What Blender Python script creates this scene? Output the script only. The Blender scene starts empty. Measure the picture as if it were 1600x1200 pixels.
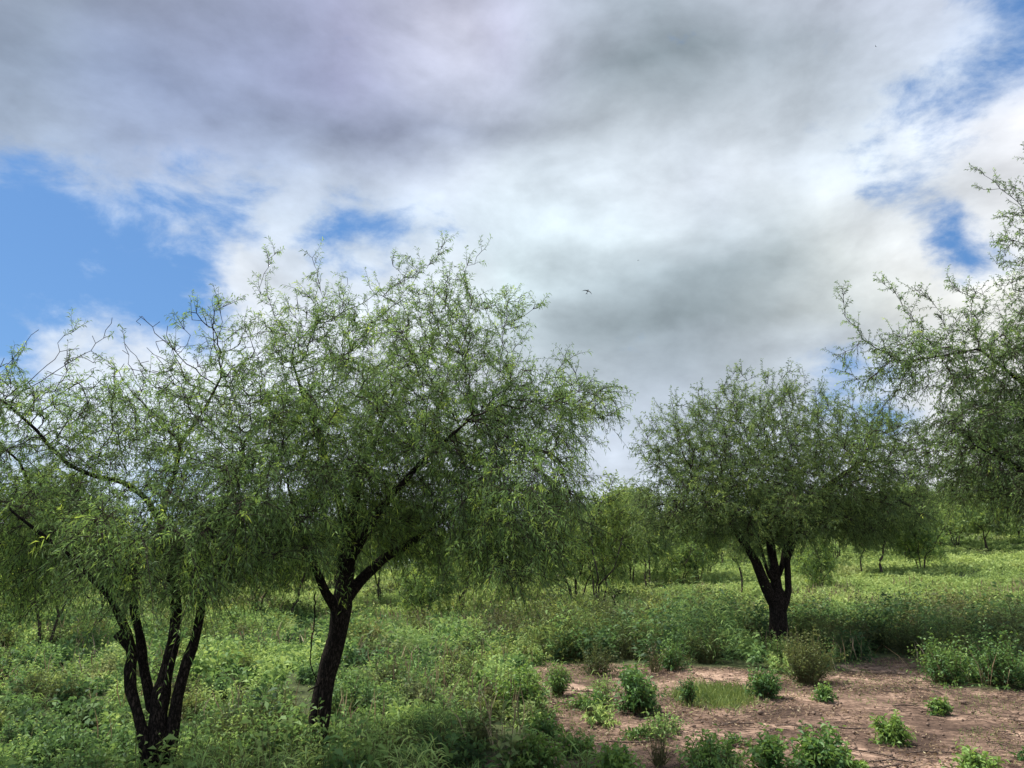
import bpy, math, random
import numpy as np

# ------------------------------------------------------------------ camera, world, sun, exposure
SC = bpy.context.scene
COL = SC.collection
PITCH = math.radians(13.1)
EYE = np.array([0.0, 0.0, 2.2])
F = 1200.0                      # focal length in pixels of the 1600 x 1200 photograph

cd = bpy.data.cameras.new('camera')
cd.sensor_width = 36.0
cd.lens = 27.0
cd.clip_start = 0.05
cd.clip_end = 4000.0
cam = bpy.data.objects.new('camera', cd)
COL.objects.link(cam)
cam.location = EYE
cam.rotation_euler = (math.radians(90) + PITCH, 0, 0)
SC.camera = cam

SC.view_settings.view_transform = 'Standard'
SC.view_settings.look = 'None'
SC.view_settings.gamma = 1.0
EXPO = 0.95
SC.view_settings.exposure = EXPO
SC.cycles.max_bounces = 8
SC.cycles.diffuse_bounces = 5
SC.cycles.transmission_bounces = 4
SC.cycles.glossy_bounces = 2
SC.cycles.use_denoising = True
SC.cycles.caustics_reflective = False
SC.cycles.caustics_refractive = False

SUN_EL = math.radians(62)
SUN_AZ = math.radians(-62)       # from +Y (view direction) towards +X
sl = bpy.data.lights.new('sun', 'SUN')
sl.energy = 4.8
sl.angle = math.radians(3.0)
sl.color = (1.0, 0.95, 0.86)
sun = bpy.data.objects.new('sun', sl)
COL.objects.link(sun)
sd = np.array([math.sin(SUN_AZ) * math.cos(SUN_EL), math.cos(SUN_AZ) * math.cos(SUN_EL), math.sin(SUN_EL)])
from mathutils import Vector
sun.rotation_euler = Vector(sd).to_track_quat('Z', 'Y').to_euler()

FWD = np.array([0, math.cos(PITCH), math.sin(PITCH)])
UPV = np.array([0, -math.sin(PITCH), math.cos(PITCH)])


def ray(px, py):
    return np.array([1.0, 0, 0]) * (px - 800) / F + UPV * (600 - py) / F + FWD


def P(px, py, Y):
    d = ray(px, py)
    return EYE + d * (Y / d[1])


def s2l(c):
    c = c / 255.0
    return c / 12.92 if c <= 0.04045 else ((c + 0.055) / 1.055) ** 2.4


# cloud layout: (red, green, blue of the cloud, cover) on a coarse grid of sky directions
B = (100, 150, 220)
SKYT = {
 0: [(140,150,168,1),(140,152,170,1),(142,152,174,1),(146,155,178,1),(152,160,188,1),(158,163,190,1),(174,178,200,1),(182,183,205,1),(190,195,216,1),(180,190,206,1),(166,178,190,1),(172,180,193,1),(178,186,199,1),(195,202,219,1),(205,213,230,.95),(196,210,232,.5),(180,200,230,.22)],
 75: [(132,146,166,1),(134,147,168,1),(140,151,178,1),(144,154,181,1),(146,156,185,1),(160,162,195,1),(178,184,208,1),(212,216,230,1),(190,192,215,1),(172,182,195,1),(145,158,168,1),(144,157,167,1),(160,171,182,1),(176,186,198,1),(202,213,226,1),(200,214,232,.58),(180,200,228,.2)],
 150: [(152,168,190,1),(140,157,180,1),(138,153,182,1),(142,155,185,1),(146,158,186,1),(150,161,189,1),(176,183,211,1),(182,189,211,1),(171,179,196,1),(156,166,179,1),(138,151,160,1),(140,153,162,1),(164,174,184,1),(190,200,211,1),(200,212,226,.48),(212,220,232,.6),(236,236,240,1)],
 225: [(182,192,207,.82),(168,182,206,.85),(160,175,205,.8),(157,171,200,.95),(161,173,200,1),(163,174,200,1),(154,165,190,1),(160,170,190,1),(171,181,196,1),(186,196,207,1),(201,211,221,1),(212,219,229,1),(216,223,231,1),(206,219,232,.42),(217,226,236,.8),(222,227,236,.95),(228,230,236,1)],
 300: [(180,200,228,.1),(175,195,225,.12),(178,196,224,.42),(194,207,226,.62),(180,200,228,.0),(197,211,229,.95),(200,212,229,.75),(206,216,229,1),(211,223,233,1),(213,226,236,1),(217,227,236,1),(209,220,232,1),(205,216,226,1),(217,226,233,.62),(215,225,235,.22),(226,231,236,.95),(228,230,232,1)],
 375: [(185,205,232,.02),(185,205,232,.05),(190,207,230,.05),(192,206,226,.2),(212,220,229,1),(204,217,233,.9),(190,210,233,.05),(205,218,232,.45),(207,221,231,1),(211,226,233,1),(200,212,220,1),(189,201,209,1),(199,209,214,1),(227,233,233,1),(227,231,235,1),(224,229,235,.15),(228,230,231,1)],
 450: [(190,210,236,.02),(200,216,236,.3),(195,212,236,.0),(205,219,238,.0),(222,229,238,.75),(221,230,240,1),(217,227,239,.72),(222,229,236,1),(206,222,228,1),(176,190,198,1),(148,162,170,1),(144,158,165,1),(160,173,178,1),(205,212,212,1),(232,233,229,1),(237,239,236,.95),(236,236,231,1)],
 525: [(200,215,238,.2),(208,221,238,.5),(216,226,241,.3),(226,233,243,.6),(226,233,242,1),(226,233,242,1),(226,233,241,1),(220,228,236,1),(190,204,212,1),(152,165,173,1),(143,157,164,1),(150,163,170,1),(168,178,184,1),(200,208,210,1),(227,229,226,1),(236,236,231,1),(236,236,231,1)],
 600: [(216,226,241,.75),(226,236,246,.9),(228,237,247,1),(228,237,247,.9),(228,237,247,.85),(226,235,245,1),(226,234,244,1),(224,231,240,1),(198,208,217,1),(173,184,194,1),(172,184,197,.8),(175,185,196,1),(182,191,201,1),(190,204,224,.4),(200,215,236,.2),(226,229,232,1),(228,230,230,1)],
 700: [(222,233,246,.7),(222,235,249,.72),(224,236,248,.75),(226,237,248,.8),(226,237,248,1),(226,236,246,1),(222,232,243,1),(222,231,240,1),(206,215,226,1),(196,206,220,.9),(198,209,224,.9),(200,210,222,1),(205,214,226,1),(215,224,236,.8),(222,228,236,.9),(226,229,233,1),(226,229,231,1)],
 800: [(210,228,248,.6),(208,227,248,.6),(212,230,248,.6),(218,232,247,.7),(222,234,246,.9),(222,234,246,1),(222,232,243,1),(222,231,241,1),(216,226,238,.9),(212,223,236,.9),(214,224,236,1),(216,226,236,1),(220,228,238,1),(222,230,240,1),(226,232,238,1),(228,232,236,1),(228,232,236,1)],
 900: [(216,229,243,.7)] * 17,
}
ROWS = sorted(SKYT)


def sky_at(px, py):
    py = min(max(py, 0), 900)
    px = min(max(px, 0), 1600)
    k = max(i for i, r in enumerate(ROWS) if r <= py)
    k2 = min(k + 1, len(ROWS) - 1)
    fy = 0 if k == k2 else (py - ROWS[k]) / (ROWS[k2] - ROWS[k])
    c = min(int(px // 100), 15)
    fx = px / 100 - c
    a = np.array(SKYT[ROWS[k]], float)
    b = np.array(SKYT[ROWS[k2]], float)
    v = (a[c] * (1 - fx) + a[c + 1] * fx) * (1 - fy) + (b[c] * (1 - fx) + b[c + 1] * fx) * fy
    return v


def dir_px(az, el):
    d = np.array([math.sin(az) * math.cos(el), math.cos(az) * math.cos(el), math.sin(el)])
    w = d @ FWD
    if w <= 0.05:
        return None
    return 800 + F * d[0] / w, 600 - F * (d @ UPV) / w


def make_world():
    w = bpy.data.worlds.new('World')
    SC.world = w
    w.use_nodes = True
    nt = w.node_tree
    N, L = nt.nodes, nt.links
    N.clear()

    def nd(t, **k):
        n = N.new(t)
        for a, b in k.items():
            setattr(n, a, b)
        return n

    def M(op, a, b=None, c=None, clamp=False):
        n = nd('ShaderNodeMath', operation=op, use_clamp=clamp)
        for i, v in enumerate((a, b, c)):
            if v is None:
                continue
            if isinstance(v, (int, float)):
                n.inputs[i].default_value = v
            else:
                L.new(v, n.inputs[i])
        return n.outputs[0]
    tc = nd('ShaderNodeTexCoord')
    gen = tc.outputs['Generated']

    def noise(scale, detail, rough, off, dist=0.0):
        mp = nd('ShaderNodeMapping')
        mp.inputs['Location'].default_value = off
        mp.inputs['Scale'].default_value = (1, 1, 1.7)
        L.new(gen, mp.inputs['Vector'])
        n = nd('ShaderNodeTexNoise')
        n.inputs['Scale'].default_value = scale
        n.inputs['Detail'].default_value = detail
        n.inputs['Roughness'].default_value = rough
        n.inputs['Distortion'].default_value = dist
        L.new(mp.outputs[0], n.inputs['Vector'])
        return n
    sp = nd('ShaderNodeSeparateXYZ')
    L.new(gen, sp.inputs[0])
    az = M('ARCTAN2', sp.outputs[0], sp.outputs[1])
    el = M('ARCSINE', sp.outputs[2])
    n1 = noise(3.4, 6, 0.55, (3, 1, 7))
    n2 = noise(3.4, 6, 0.55, (13, 5, 2))
    az = M('MULTIPLY_ADD', M('SUBTRACT', n1.outputs[0], 0.5), 0.20, az)
    el = M('MULTIPLY_ADD', M('SUBTRACT', n2.outputs[0], 0.5), 0.13, el)
    AZ0 = math.radians(50)
    u = M('MULTIPLY_ADD', az, 1 / (2 * AZ0), 0.5, clamp=True)
    els = [math.radians(a) for a in (-3, 1, 5, 9, 13, 17, 20.5, 24, 27.5, 31, 34.5, 38, 42, 60)]
    nst = 27
    prevc = preva = None
    sc = 2.0 ** (-EXPO)
    for i, e in enumerate(els):
        r = nd('ShaderNodeValToRGB')
        cr = r.color_ramp
        cr.interpolation = 'EASE' if False else 'LINEAR'
        while len(cr.elements) < nst:
            cr.elements.new(0.5)
        for k in range(nst):
            a = (k / (nst - 1) * 2 - 1) * AZ0
            q = dir_px(a, min(e, math.radians(43)))
            v = sky_at(*q)
            if e > math.radians(50):
                v = np.array([190, 198, 214, 1.0])
            cr.elements[k].position = k / (nst - 1)
            cr.elements[k].color = (s2l(v[0]) * sc, s2l(v[1]) * sc, s2l(v[2]) * sc, v[3])
        L.new(u, r.inputs[0])
        if prevc is None:
            prevc, preva = r.outputs[0], r.outputs[1]
        else:
            t = M('MULTIPLY_ADD', el, 1 / (e - els[i - 1]), -els[i - 1] / (e - els[i - 1]), clamp=True)
            mx = nd('ShaderNodeMix', data_type='RGBA')
            L.new(t, mx.inputs[0]); L.new(prevc, mx.inputs[6]); L.new(r.outputs[0], mx.inputs[7])
            ma = nd('ShaderNodeMix', data_type='FLOAT')
            L.new(t, ma.inputs[0]); L.new(preva, ma.inputs[2]); L.new(r.outputs[1], ma.inputs[3])
            prevc, preva = mx.outputs[2], ma.outputs[0]
    n3 = noise(8.5, 11, 0.62, (1, 9, 4), 0.2)
    cov = M('MULTIPLY_ADD', M('SUBTRACT', n3.outputs[0], 0.5), 1.5, preva)
    mr = nd('ShaderNodeMapRange', interpolation_type='SMOOTHSTEP')
    mr.inputs[1].default_value = 0.30
    mr.inputs[2].default_value = 0.78
    L.new(cov, mr.inputs[0])
    n4 = noise(4.5, 8, 0.55, (21, 3, 4), 0.2)
    bright = M('MULTIPLY_ADD', M('SUBTRACT', n4.outputs[0], 0.5), 0.45, 1.0)
    ra = noise(5.5, 9, 0.56, (31, 13, 4), 0.15)
    rb = noise(5.5, 9, 0.56, (31 + 0.020, 13 - 0.012, 4 - 0.050), 0.15)
    relief = M('MULTIPLY', M('SUBTRACT', ra.outputs[0], rb.outputs[0]), 1.05)
    bright = M('ADD', bright, relief)
    sky = nd('ShaderNodeTexSky', sky_type='NISHITA')
    sky.sun_disc = False
    sky.sun_elevation = SUN_EL
    sky.sun_rotation = SUN_AZ
    sky.air_density = 1.0
    sky.dust_density = 0.6
    sky.ozone_density = 1.6
    b1 = nd('ShaderNodeBackground')
    tn = nd('ShaderNodeMix', data_type='RGBA', blend_type='MULTIPLY')
    tn.inputs[0].default_value = 1.0
    tn.inputs[7].default_value = (0.74, 0.93, 1.06, 1)
    L.new(sky.outputs[0], tn.inputs[6])
    ev = nd('ShaderNodeMix', data_type='RGBA')      # evens the Nishita blue out towards the photographed blue
    ev.inputs[0].default_value = 0.5
    k_ = sc / 0.066
    ev.inputs[7].default_value = (0.105 * k_, 0.29 * k_, 0.68 * k_, 1)
    L.new(tn.outputs[2], ev.inputs[6])
    L.new(ev.outputs[2], b1.inputs[0])
    b1.inputs[1].default_value = 0.066
    b2 = nd('ShaderNodeBackground')
    L.new(prevc, b2.inputs[0])
    # added fill light: the unseen sky behind the viewer and overhead is brightened
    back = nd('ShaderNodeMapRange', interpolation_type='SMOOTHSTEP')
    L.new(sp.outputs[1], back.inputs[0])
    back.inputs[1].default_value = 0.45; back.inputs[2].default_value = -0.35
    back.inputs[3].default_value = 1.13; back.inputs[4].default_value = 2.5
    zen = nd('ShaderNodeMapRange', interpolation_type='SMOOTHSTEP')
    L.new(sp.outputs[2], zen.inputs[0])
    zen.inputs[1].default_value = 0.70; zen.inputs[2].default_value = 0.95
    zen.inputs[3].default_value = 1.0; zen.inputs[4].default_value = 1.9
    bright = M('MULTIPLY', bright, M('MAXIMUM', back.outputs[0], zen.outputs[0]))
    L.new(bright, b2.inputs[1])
    mix = nd('ShaderNodeMixShader')
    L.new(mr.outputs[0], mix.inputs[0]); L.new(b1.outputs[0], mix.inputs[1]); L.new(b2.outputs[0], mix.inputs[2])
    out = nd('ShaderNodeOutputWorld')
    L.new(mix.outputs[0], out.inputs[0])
    w.cycles.sampling_method = 'MANUAL'
    w.cycles.sample_map_resolution = 512


make_world()

# ------------------------------------------------------------------ helpers
rng = np.random.default_rng(7)


def norm(v):
    return v / np.maximum(np.linalg.norm(v, axis=-1, keepdims=True), 1e-9)


def noise2(x, y, scale, seed=0, octaves=3):
    """smooth value noise, about 0..1"""
    out = np.zeros_like(np.asarray(x, float))
    amp, tot = 1.0, 0.0
    for o in range(octaves):
        r = np.random.default_rng(seed * 31 + o)
        g = r.random((64, 64))
        u = np.asarray(x, float) / scale * 2 ** o + 17.3 * o
        v = np.asarray(y, float) / scale * 2 ** o + 9.1 * o
        i, j = np.floor(u).astype(int), np.floor(v).astype(int)
        fu, fv = u - i, v - j
        fu, fv = fu * fu * (3 - 2 * fu), fv * fv * (3 - 2 * fv)
        a, b = g[i % 64, j % 64], g[(i + 1) % 64, j % 64]
        c, d = g[i % 64, (j + 1) % 64], g[(i + 1) % 64, (j + 1) % 64]
        out = out + amp * ((a * (1 - fu) + b * fu) * (1 - fv) + (c * (1 - fu) + d * fu) * fv)
        tot += amp
        amp *= 0.5
    return out / tot


def tz(x, y):
    """height of the ground: flat near the camera, rising gently away and to the right"""
    x = np.asarray(x, float); y = np.asarray(y, float)
    s = np.clip((y - 13) / 77, 0, 1.25)
    k = 1.6 + 4.8 * np.clip(x / 60, -0.25, 1.5)
    z = s ** 1.15 * k
    z = z + (noise2(x + 300, y + 300, 5.0, 3, 3) - 0.5) * 0.22 * np.clip((y - 3) / 10, 0.3, 3)
    return z


def G(px, py):
    """the ground point seen at a pixel"""
    d = ray(px, py)
    t = np.linspace(3, 160, 6000)
    p = EYE[None] + d[None] / np.linalg.norm(d) * t[:, None]
    below = np.nonzero(p[:, 2] < tz(p[:, 0], p[:, 1]))[0]
    return p[below[0]] if len(below) else p[-1]


def link(name, me, mat=None, parent=None):
    o = bpy.data.objects.new(name, me)
    COL.objects.link(o)
    if mat is not None:
        me.materials.append(mat)
    if parent is not None:
        o.parent = parent
    return o


def tag(o, label=None, cat=None, group=None, kind=None):
    for k, v in (('label', label), ('category', cat), ('group', group), ('kind', kind)):
        if v:
            o[k] = v
    return o


def thing(name, loc, label, cat, group=None):
    o = bpy.data.objects.new(name, None)
    COL.objects.link(o)
    o.location = loc
    o.empty_display_size = 0.3
    return tag(o, label, cat, group)


def mesh_np(name, V, faces_list, tint=None, smooth=False):
    """faces_list: list of (M,k) index arrays"""
    me = bpy.data.meshes.new(name)
    V = np.asarray(V, np.float32)
    loops = np.concatenate([f.reshape(-1) for f in faces_list]).astype(np.int32)
    sizes = np.concatenate([np.full(len(f), f.shape[1], np.int32) for f in faces_list])
    starts = np.concatenate([[0], np.cumsum(sizes)[:-1]]).astype(np.int32)
    me.vertices.add(len(V)); me.vertices.foreach_set('co', V.ravel())
    me.loops.add(len(loops)); me.loops.foreach_set('vertex_index', loops)
    me.polygons.add(len(sizes)); me.polygons.foreach_set('loop_start', starts)
    if smooth:
        me.polygons.foreach_set('use_smooth', np.ones(len(sizes), bool))
    me.update(calc_edges=True)
    if tint is not None:
        a = me.attributes.new('tint', 'FLOAT', 'FACE')
        a.data.foreach_set('value', np.asarray(tint, np.float32))
    return me


class Bag:
    """collects quads and tubes into one mesh"""
    def __init__(s):
        s.V, s.F4, s.T, s.n = [], [], [], 0

    def quads(s, V, tint):
        """V (M,4,3)"""
        m = len(V)
        if m == 0:
            return
        s.V.append(V.reshape(-1, 3))
        s.F4.append(np.arange(m * 4).reshape(m, 4) + s.n)
        s.T.append(np.broadcast_to(tint, (m,)).astype(float))
        s.n += m * 4

    def tubes(s, C, R, sides=3, tint=0.5):
        """C (S,K,3) centre lines, R (S,K) radii"""
        S, K, _ = C.shape
        T = norm(np.gradient(C, axis=1))
        ref = np.where(np.abs(T[..., 2:3]) > 0.9, np.array([1.0, 0, 0]), np.array([0, 0, 1.0]))
        A = norm(np.cross(T, ref)); Bn = np.cross(T, A)
        ang = np.arange(sides) * 2 * math.pi / sides
        V = C[:, :, None] + R[:, :, None, None] * (A[:, :, None] * np.cos(ang)[None, None, :, None] + Bn[:, :, None] * np.sin(ang)[None, None, :, None])
        idx = (np.arange(S)[:, None, None] * K * sides + np.arange(K)[None, :, None] * sides + np.arange(sides)[None, None, :])
        nx = np.roll(idx, -1, axis=2)
        q = np.stack([idx[:, :-1], nx[:, :-1], nx[:, 1:], idx[:, 1:]], -1).reshape(-1, 4) + s.n
        s.V.append(V.reshape(-1, 3)); s.F4.append(q)
        s.T.append(np.full(len(q), tint))
        s.n += S * K * sides

    def build(s, name, mat, parent=None, origin=None, smooth=False):
        V = np.concatenate(s.V)
        if origin is not None:
            V = V - np.asarray(origin)[None]
        me = mesh_np(name, V, [np.concatenate(s.F4)], np.concatenate(s.T), smooth)
        return link(name, me, mat, parent)


def shoots(r, O, D, Ln, droop, nleaf, llen, lwid, wood, leaf, tint0=0.5, tintvar=0.25, tw=0.0035, start=0.15,
           wiggle=0.12, spread=0.8, leafdrop=0.15, tipbright=0.25, K=6):
    """leafy shoots: curved twigs O + D*L that droop, with narrow leaves set alternately along them"""
    S = len(O)
    if S == 0:
        return
    Ln = np.broadcast_to(Ln, (S,)); droop = np.broadcast_to(droop, (S,))
    D = norm(D)
    t = np.linspace(0, 1, K)[None, :, None]
    w1 = r.normal(size=(S, 1, 3)); w2 = r.normal(size=(S, 1, 3))
    ph = r.random((S, 1, 1)) * 6
    def path(t):
        return (O[:, None] + Ln[:, None, None] * (D[:, None] * t + np.array([0, 0, -1.0]) * droop[:, None, None] * t * t
                + wiggle * (w1 * 0.35 * np.sin(t * 4 + ph) - w1 * 0.35 * np.sin(ph) + w2 * 0.3 * t * t)))
    if wood is not None:
        C = path(t)
        R = (tw * (1.15 - 0.8 * np.linspace(0, 1, K)))[None] * (0.8 + 0.5 * r.random((S, 1)))
        wood.tubes(C, R, 3)
    if leaf is None or nleaf == 0:
        return
    tj = start + (1 - start) * (np.arange(nleaf)[None] + r.random((S, nleaf))) / nleaf
    tj = tj[..., None]
    p = path(tj)
    e = path(np.minimum(tj + 0.02, 1.02))
    T = norm(e - p + 1e-9)
    side = norm(np.cross(T, r.normal(size=(S, nleaf, 3))))
    d = norm(T * (0.35 + 0.5 * r.random((S, nleaf, 1))) + side * spread + np.array([0, 0, -1.0]) * leafdrop)
    l = llen * (0.6 + 0.7 * r.random((S, nleaf, 1)))
    w = lwid * (0.7 + 0.6 * r.random((S, nleaf, 1)))
    nrm = norm(np.cross(d, r.normal(size=(S, nleaf, 3))))
    base = p
    mid = p + d * l * 0.5 + np.array([0, 0, 1.0]) * l * 0.05
    tip = p + d * l + np.array([0, 0, -1.0]) * l * (0.1 + 0.2 * r.random((S, nleaf, 1)))
    Q = np.stack([base, mid + nrm * w * 0.5, tip, mid - nrm * w * 0.5], 2).reshape(-1, 4, 3)
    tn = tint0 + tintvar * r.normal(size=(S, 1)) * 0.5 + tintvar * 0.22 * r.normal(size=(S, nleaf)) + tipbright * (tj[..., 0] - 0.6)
    leaf.quads(Q, np.clip(tn, 0, 1).reshape(-1))


# ------------------------------------------------------------------ materials
def new_mat(name):
    m = bpy.data.materials.new(name)
    m.use_nodes = True
    m.node_tree.nodes.clear()
    return m, m.node_tree.nodes, m.node_tree.links


def ramp(N, stops):
    r = N.new('ShaderNodeValToRGB')
    while len(r.color_ramp.elements) < len(stops):
        r.color_ramp.elements.new(0.5)
    for e, (p, c) in zip(r.color_ramp.elements, stops):
        e.position = p
        e.color = (*c, 1)
    return r


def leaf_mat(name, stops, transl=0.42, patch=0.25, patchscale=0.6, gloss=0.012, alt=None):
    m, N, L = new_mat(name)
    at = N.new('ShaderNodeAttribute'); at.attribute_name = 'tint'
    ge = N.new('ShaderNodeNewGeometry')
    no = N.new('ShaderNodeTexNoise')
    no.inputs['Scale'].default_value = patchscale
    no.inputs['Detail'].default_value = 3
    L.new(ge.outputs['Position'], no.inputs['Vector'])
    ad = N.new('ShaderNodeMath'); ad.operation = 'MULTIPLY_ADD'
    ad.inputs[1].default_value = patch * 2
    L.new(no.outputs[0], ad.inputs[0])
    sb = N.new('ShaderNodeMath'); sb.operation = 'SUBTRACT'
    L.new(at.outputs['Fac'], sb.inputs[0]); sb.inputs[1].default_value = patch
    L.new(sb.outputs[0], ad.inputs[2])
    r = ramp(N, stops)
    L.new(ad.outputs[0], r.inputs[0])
    col = r.outputs[0]
    if alt:
        n2 = N.new('ShaderNodeTexNoise'); n2.inputs['Scale'].default_value = alt[1]; n2.inputs['Detail'].default_value = 2
        L.new(ge.outputs['Position'], n2.inputs['Vector'])
        mr = N.new('ShaderNodeMapRange'); mr.inputs[1].default_value = alt[2]; mr.inputs[2].default_value = alt[2] + 0.14
        mr.inputs[4].default_value = alt[3]
        L.new(n2.outputs[0], mr.inputs[0])
        mx = N.new('ShaderNodeMix'); mx.data_type = 'RGBA'
        mx.inputs[7].default_value = (*alt[0], 1)
        L.new(mr.outputs[0], mx.inputs[0]); L.new(col, mx.inputs[6])
        col = mx.outputs[2]
    di = N.new('ShaderNodeBsdfDiffuse'); tr = N.new('ShaderNodeBsdfTranslucent'); gl = N.new('ShaderNodeBsdfGlossy')
    gl.inputs['Roughness'].default_value = 0.6
    gl.inputs['Color'].default_value = (0.9, 0.95, 1, 1)
    hs = N.new('ShaderNodeHueSaturation'); hs.inputs['Hue'].default_value = 0.488; hs.inputs['Value'].default_value = 1.3
    hs.inputs['Saturation'].default_value = 1.05
    L.new(col, hs.inputs['Color']); L.new(hs.outputs[0], tr.inputs[0]); L.new(col, di.inputs[0])
    m1 = N.new('ShaderNodeMixShader'); m1.inputs[0].default_value = transl
    L.new(di.outputs[0], m1.inputs[1]); L.new(tr.outputs[0], m1.inputs[2])
    m2 = N.new('ShaderNodeMixShader'); m2.inputs[0].default_value = gloss
    L.new(m1.outputs[0], m2.inputs[1]); L.new(gl.outputs[0], m2.inputs[2])
    o = N.new('ShaderNodeOutputMaterial')
    L.new(m2.outputs[0], o.inputs[0])
    return m


def bark_mat(name, c1, c2, scale=9, bump=0.6):
    m, N, L = new_mat(name)
    tc = N.new('ShaderNodeTexCoord')
    mp = N.new('ShaderNodeMapping'); mp.inputs['Scale'].default_value = (1, 1, 0.30)
    L.new(tc.outputs['Object'], mp.inputs[0])
    vo = N.new('ShaderNodeTexVoronoi'); vo.inputs['Scale'].default_value = scale * 5; vo.feature = 'DISTANCE_TO_EDGE'
    no = N.new('ShaderNodeTexNoise'); no.inputs['Scale'].default_value = scale * 4; no.inputs['Detail'].default_value = 8
    no.inputs['Roughness'].default_value = 0.75
    L.new(mp.outputs[0], no.inputs['Vector'])
    wv = N.new('ShaderNodeVectorMath'); wv.operation = 'MULTIPLY_ADD'
    wv.inputs[1].default_value = (0.09, 0.09, 0.09)
    L.new(no.outputs['Color'], wv.inputs[0]); L.new(mp.outputs[0], wv.inputs[2])
    L.new(wv.outputs[0], vo.inputs['Vector'])
    mr = N.new('ShaderNodeMapRange'); mr.inputs[1].default_value = 0.0; mr.inputs[2].default_value = 0.28
    L.new(vo.outputs['Distance'], mr.inputs[0])
    mm = N.new('ShaderNodeMath'); mm.operation = 'MULTIPLY'
    L.new(mr.outputs[0], mm.inputs[0]); L.new(no.outputs[0], mm.inputs[1])
    r = ramp(N, [(0.05, c1), (0.65, c2)])
    L.new(mm.outputs[0], r.inputs[0])
    bp = N.new('ShaderNodeBump'); bp.inputs['Strength'].default_value = bump; bp.inputs['Distance'].default_value = 0.02
    L.new(mm.outputs[0], bp.inputs['Height'])
    p = N.new('ShaderNodeBsdfPrincipled'); p.inputs['Roughness'].default_value = 0.95
    p.inputs['Specular IOR Level'].default_value = 0.08
    L.new(r.outputs[0], p.inputs['Base Color']); L.new(bp.outputs[0], p.inputs['Normal'])
    o = N.new('ShaderNodeOutputMaterial'); L.new(p.outputs[0], o.inputs[0])
    return m


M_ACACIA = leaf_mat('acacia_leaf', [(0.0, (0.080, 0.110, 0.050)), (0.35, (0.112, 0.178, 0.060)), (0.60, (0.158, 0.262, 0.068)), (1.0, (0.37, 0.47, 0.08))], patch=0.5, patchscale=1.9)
M_ACACIA_FAR = leaf_mat('acacia_leaf_olive', [(0.0, (0.060, 0.096, 0.040)), (0.5, (0.120, 0.185, 0.056)), (1.0, (0.26, 0.34, 0.075))], patch=0.34, patchscale=0.6)
M_HERB = leaf_mat('herb_leaf', [(0.0, (0.040, 0.078, 0.030)), (0.35, (0.090, 0.170, 0.052)), (0.65, (0.175, 0.275, 0.075)), (1.0, (0.32, 0.42, 0.13))], transl=0.38, patch=0.26, patchscale=0.45,
                  alt=((0.20, 0.18, 0.095), 0.55, 0.58, 0.55))
M_MEADOW = leaf_mat('meadow_leaf', [(0.0, (0.090, 0.145, 0.048)), (0.5, (0.200, 0.285, 0.080)), (1.0, (0.33, 0.41, 0.13))], transl=0.35, patch=0.22, patchscale=0.12,
                    alt=((0.19, 0.17, 0.085), 0.16, 0.58, 0.5))
M_SHRUB = leaf_mat('shrub_leaf', [(0.0, (0.028, 0.070, 0.022)), (0.5, (0.062, 0.140, 0.034)), (1.0, (0.17, 0.27, 0.055))], transl=0.35, patch=0.12, patchscale=2.0, gloss=0.02)
M_SHRUB_OLIVE = leaf_mat('shrub_leaf_olive', [(0.0, (0.038, 0.055, 0.022)), (0.5, (0.085, 0.110, 0.035)), (1.0, (0.17, 0.19, 0.055))], transl=0.35, patch=0.12, patchscale=2.0)
M_THICKET = leaf_mat('thicket_leaf', [(0.0, (0.042, 0.056, 0.022)), (0.40, (0.092, 0.128, 0.036)), (0.7, (0.170, 0.220, 0.055)), (1.0, (0.31, 0.35, 0.09))], transl=0.35, patch=0.2, patchscale=0.7,
                     alt=((0.105, 0.085, 0.045), 0.5, 0.52, 0.6))
M_DRY = leaf_mat('dry_grass', [(0.0, (0.13, 0.085, 0.05)), (0.6, (0.26, 0.19, 0.11)), (1.0, (0.38, 0.32, 0.19))], transl=0.2, patch=0.1, patchscale=1.0, gloss=0.02)
M_GRASS = leaf_mat('short_grass', [(0.0, (0.060, 0.100, 0.025)), (0.5, (0.13, 0.19, 0.045)), (1.0, (0.27, 0.31, 0.09))], transl=0.3, patch=0.35, patchscale=6.0, gloss=0.02)
M_BARK = bark_mat('acacia_bark', (0.006, 0.005, 0.0045), (0.058, 0.044, 0.037), 8, 1.0)
M_BARK_PALE = bark_mat('sapling_bark', (0.035, 0.028, 0.022), (0.11, 0.09, 0.07), 5, 0.5)
M_TWIG = bark_mat('twig_bark', (0.022, 0.017, 0.015), (0.065, 0.050, 0.040), 6, 0.2)
M_STEM = bark_mat('green_stem', (0.07, 0.07, 0.03), (0.13, 0.12, 0.05), 6, 0.1)
M_CLOD = bark_mat('clod', (0.12, 0.085, 0.065), (0.24, 0.17, 0.13), 8, 0.3)
M_LITTER = bark_mat('dead_twig', (0.045, 0.033, 0.027), (0.16, 0.12, 0.095), 6, 0.2)

# ------------------------------------------------------------------ ground
CLR = [(760, 1260), (785, 1200), (815, 1160), (850, 1125), (850, 1090), (825, 1068), (815, 1040), (940, 1035), (1040, 1042), (1180, 1046), (1240, 1058),
       (1320, 1050), (1340, 1028), (1440, 1030), (1462, 1066), (1530, 1076), (1640, 1080), (1760, 1084), (2100, 1200), (2300, 1400), (1000, 1500), (760, 1400)]
CLP = np.array([G(*q)[:2] for q in CLR])


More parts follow.
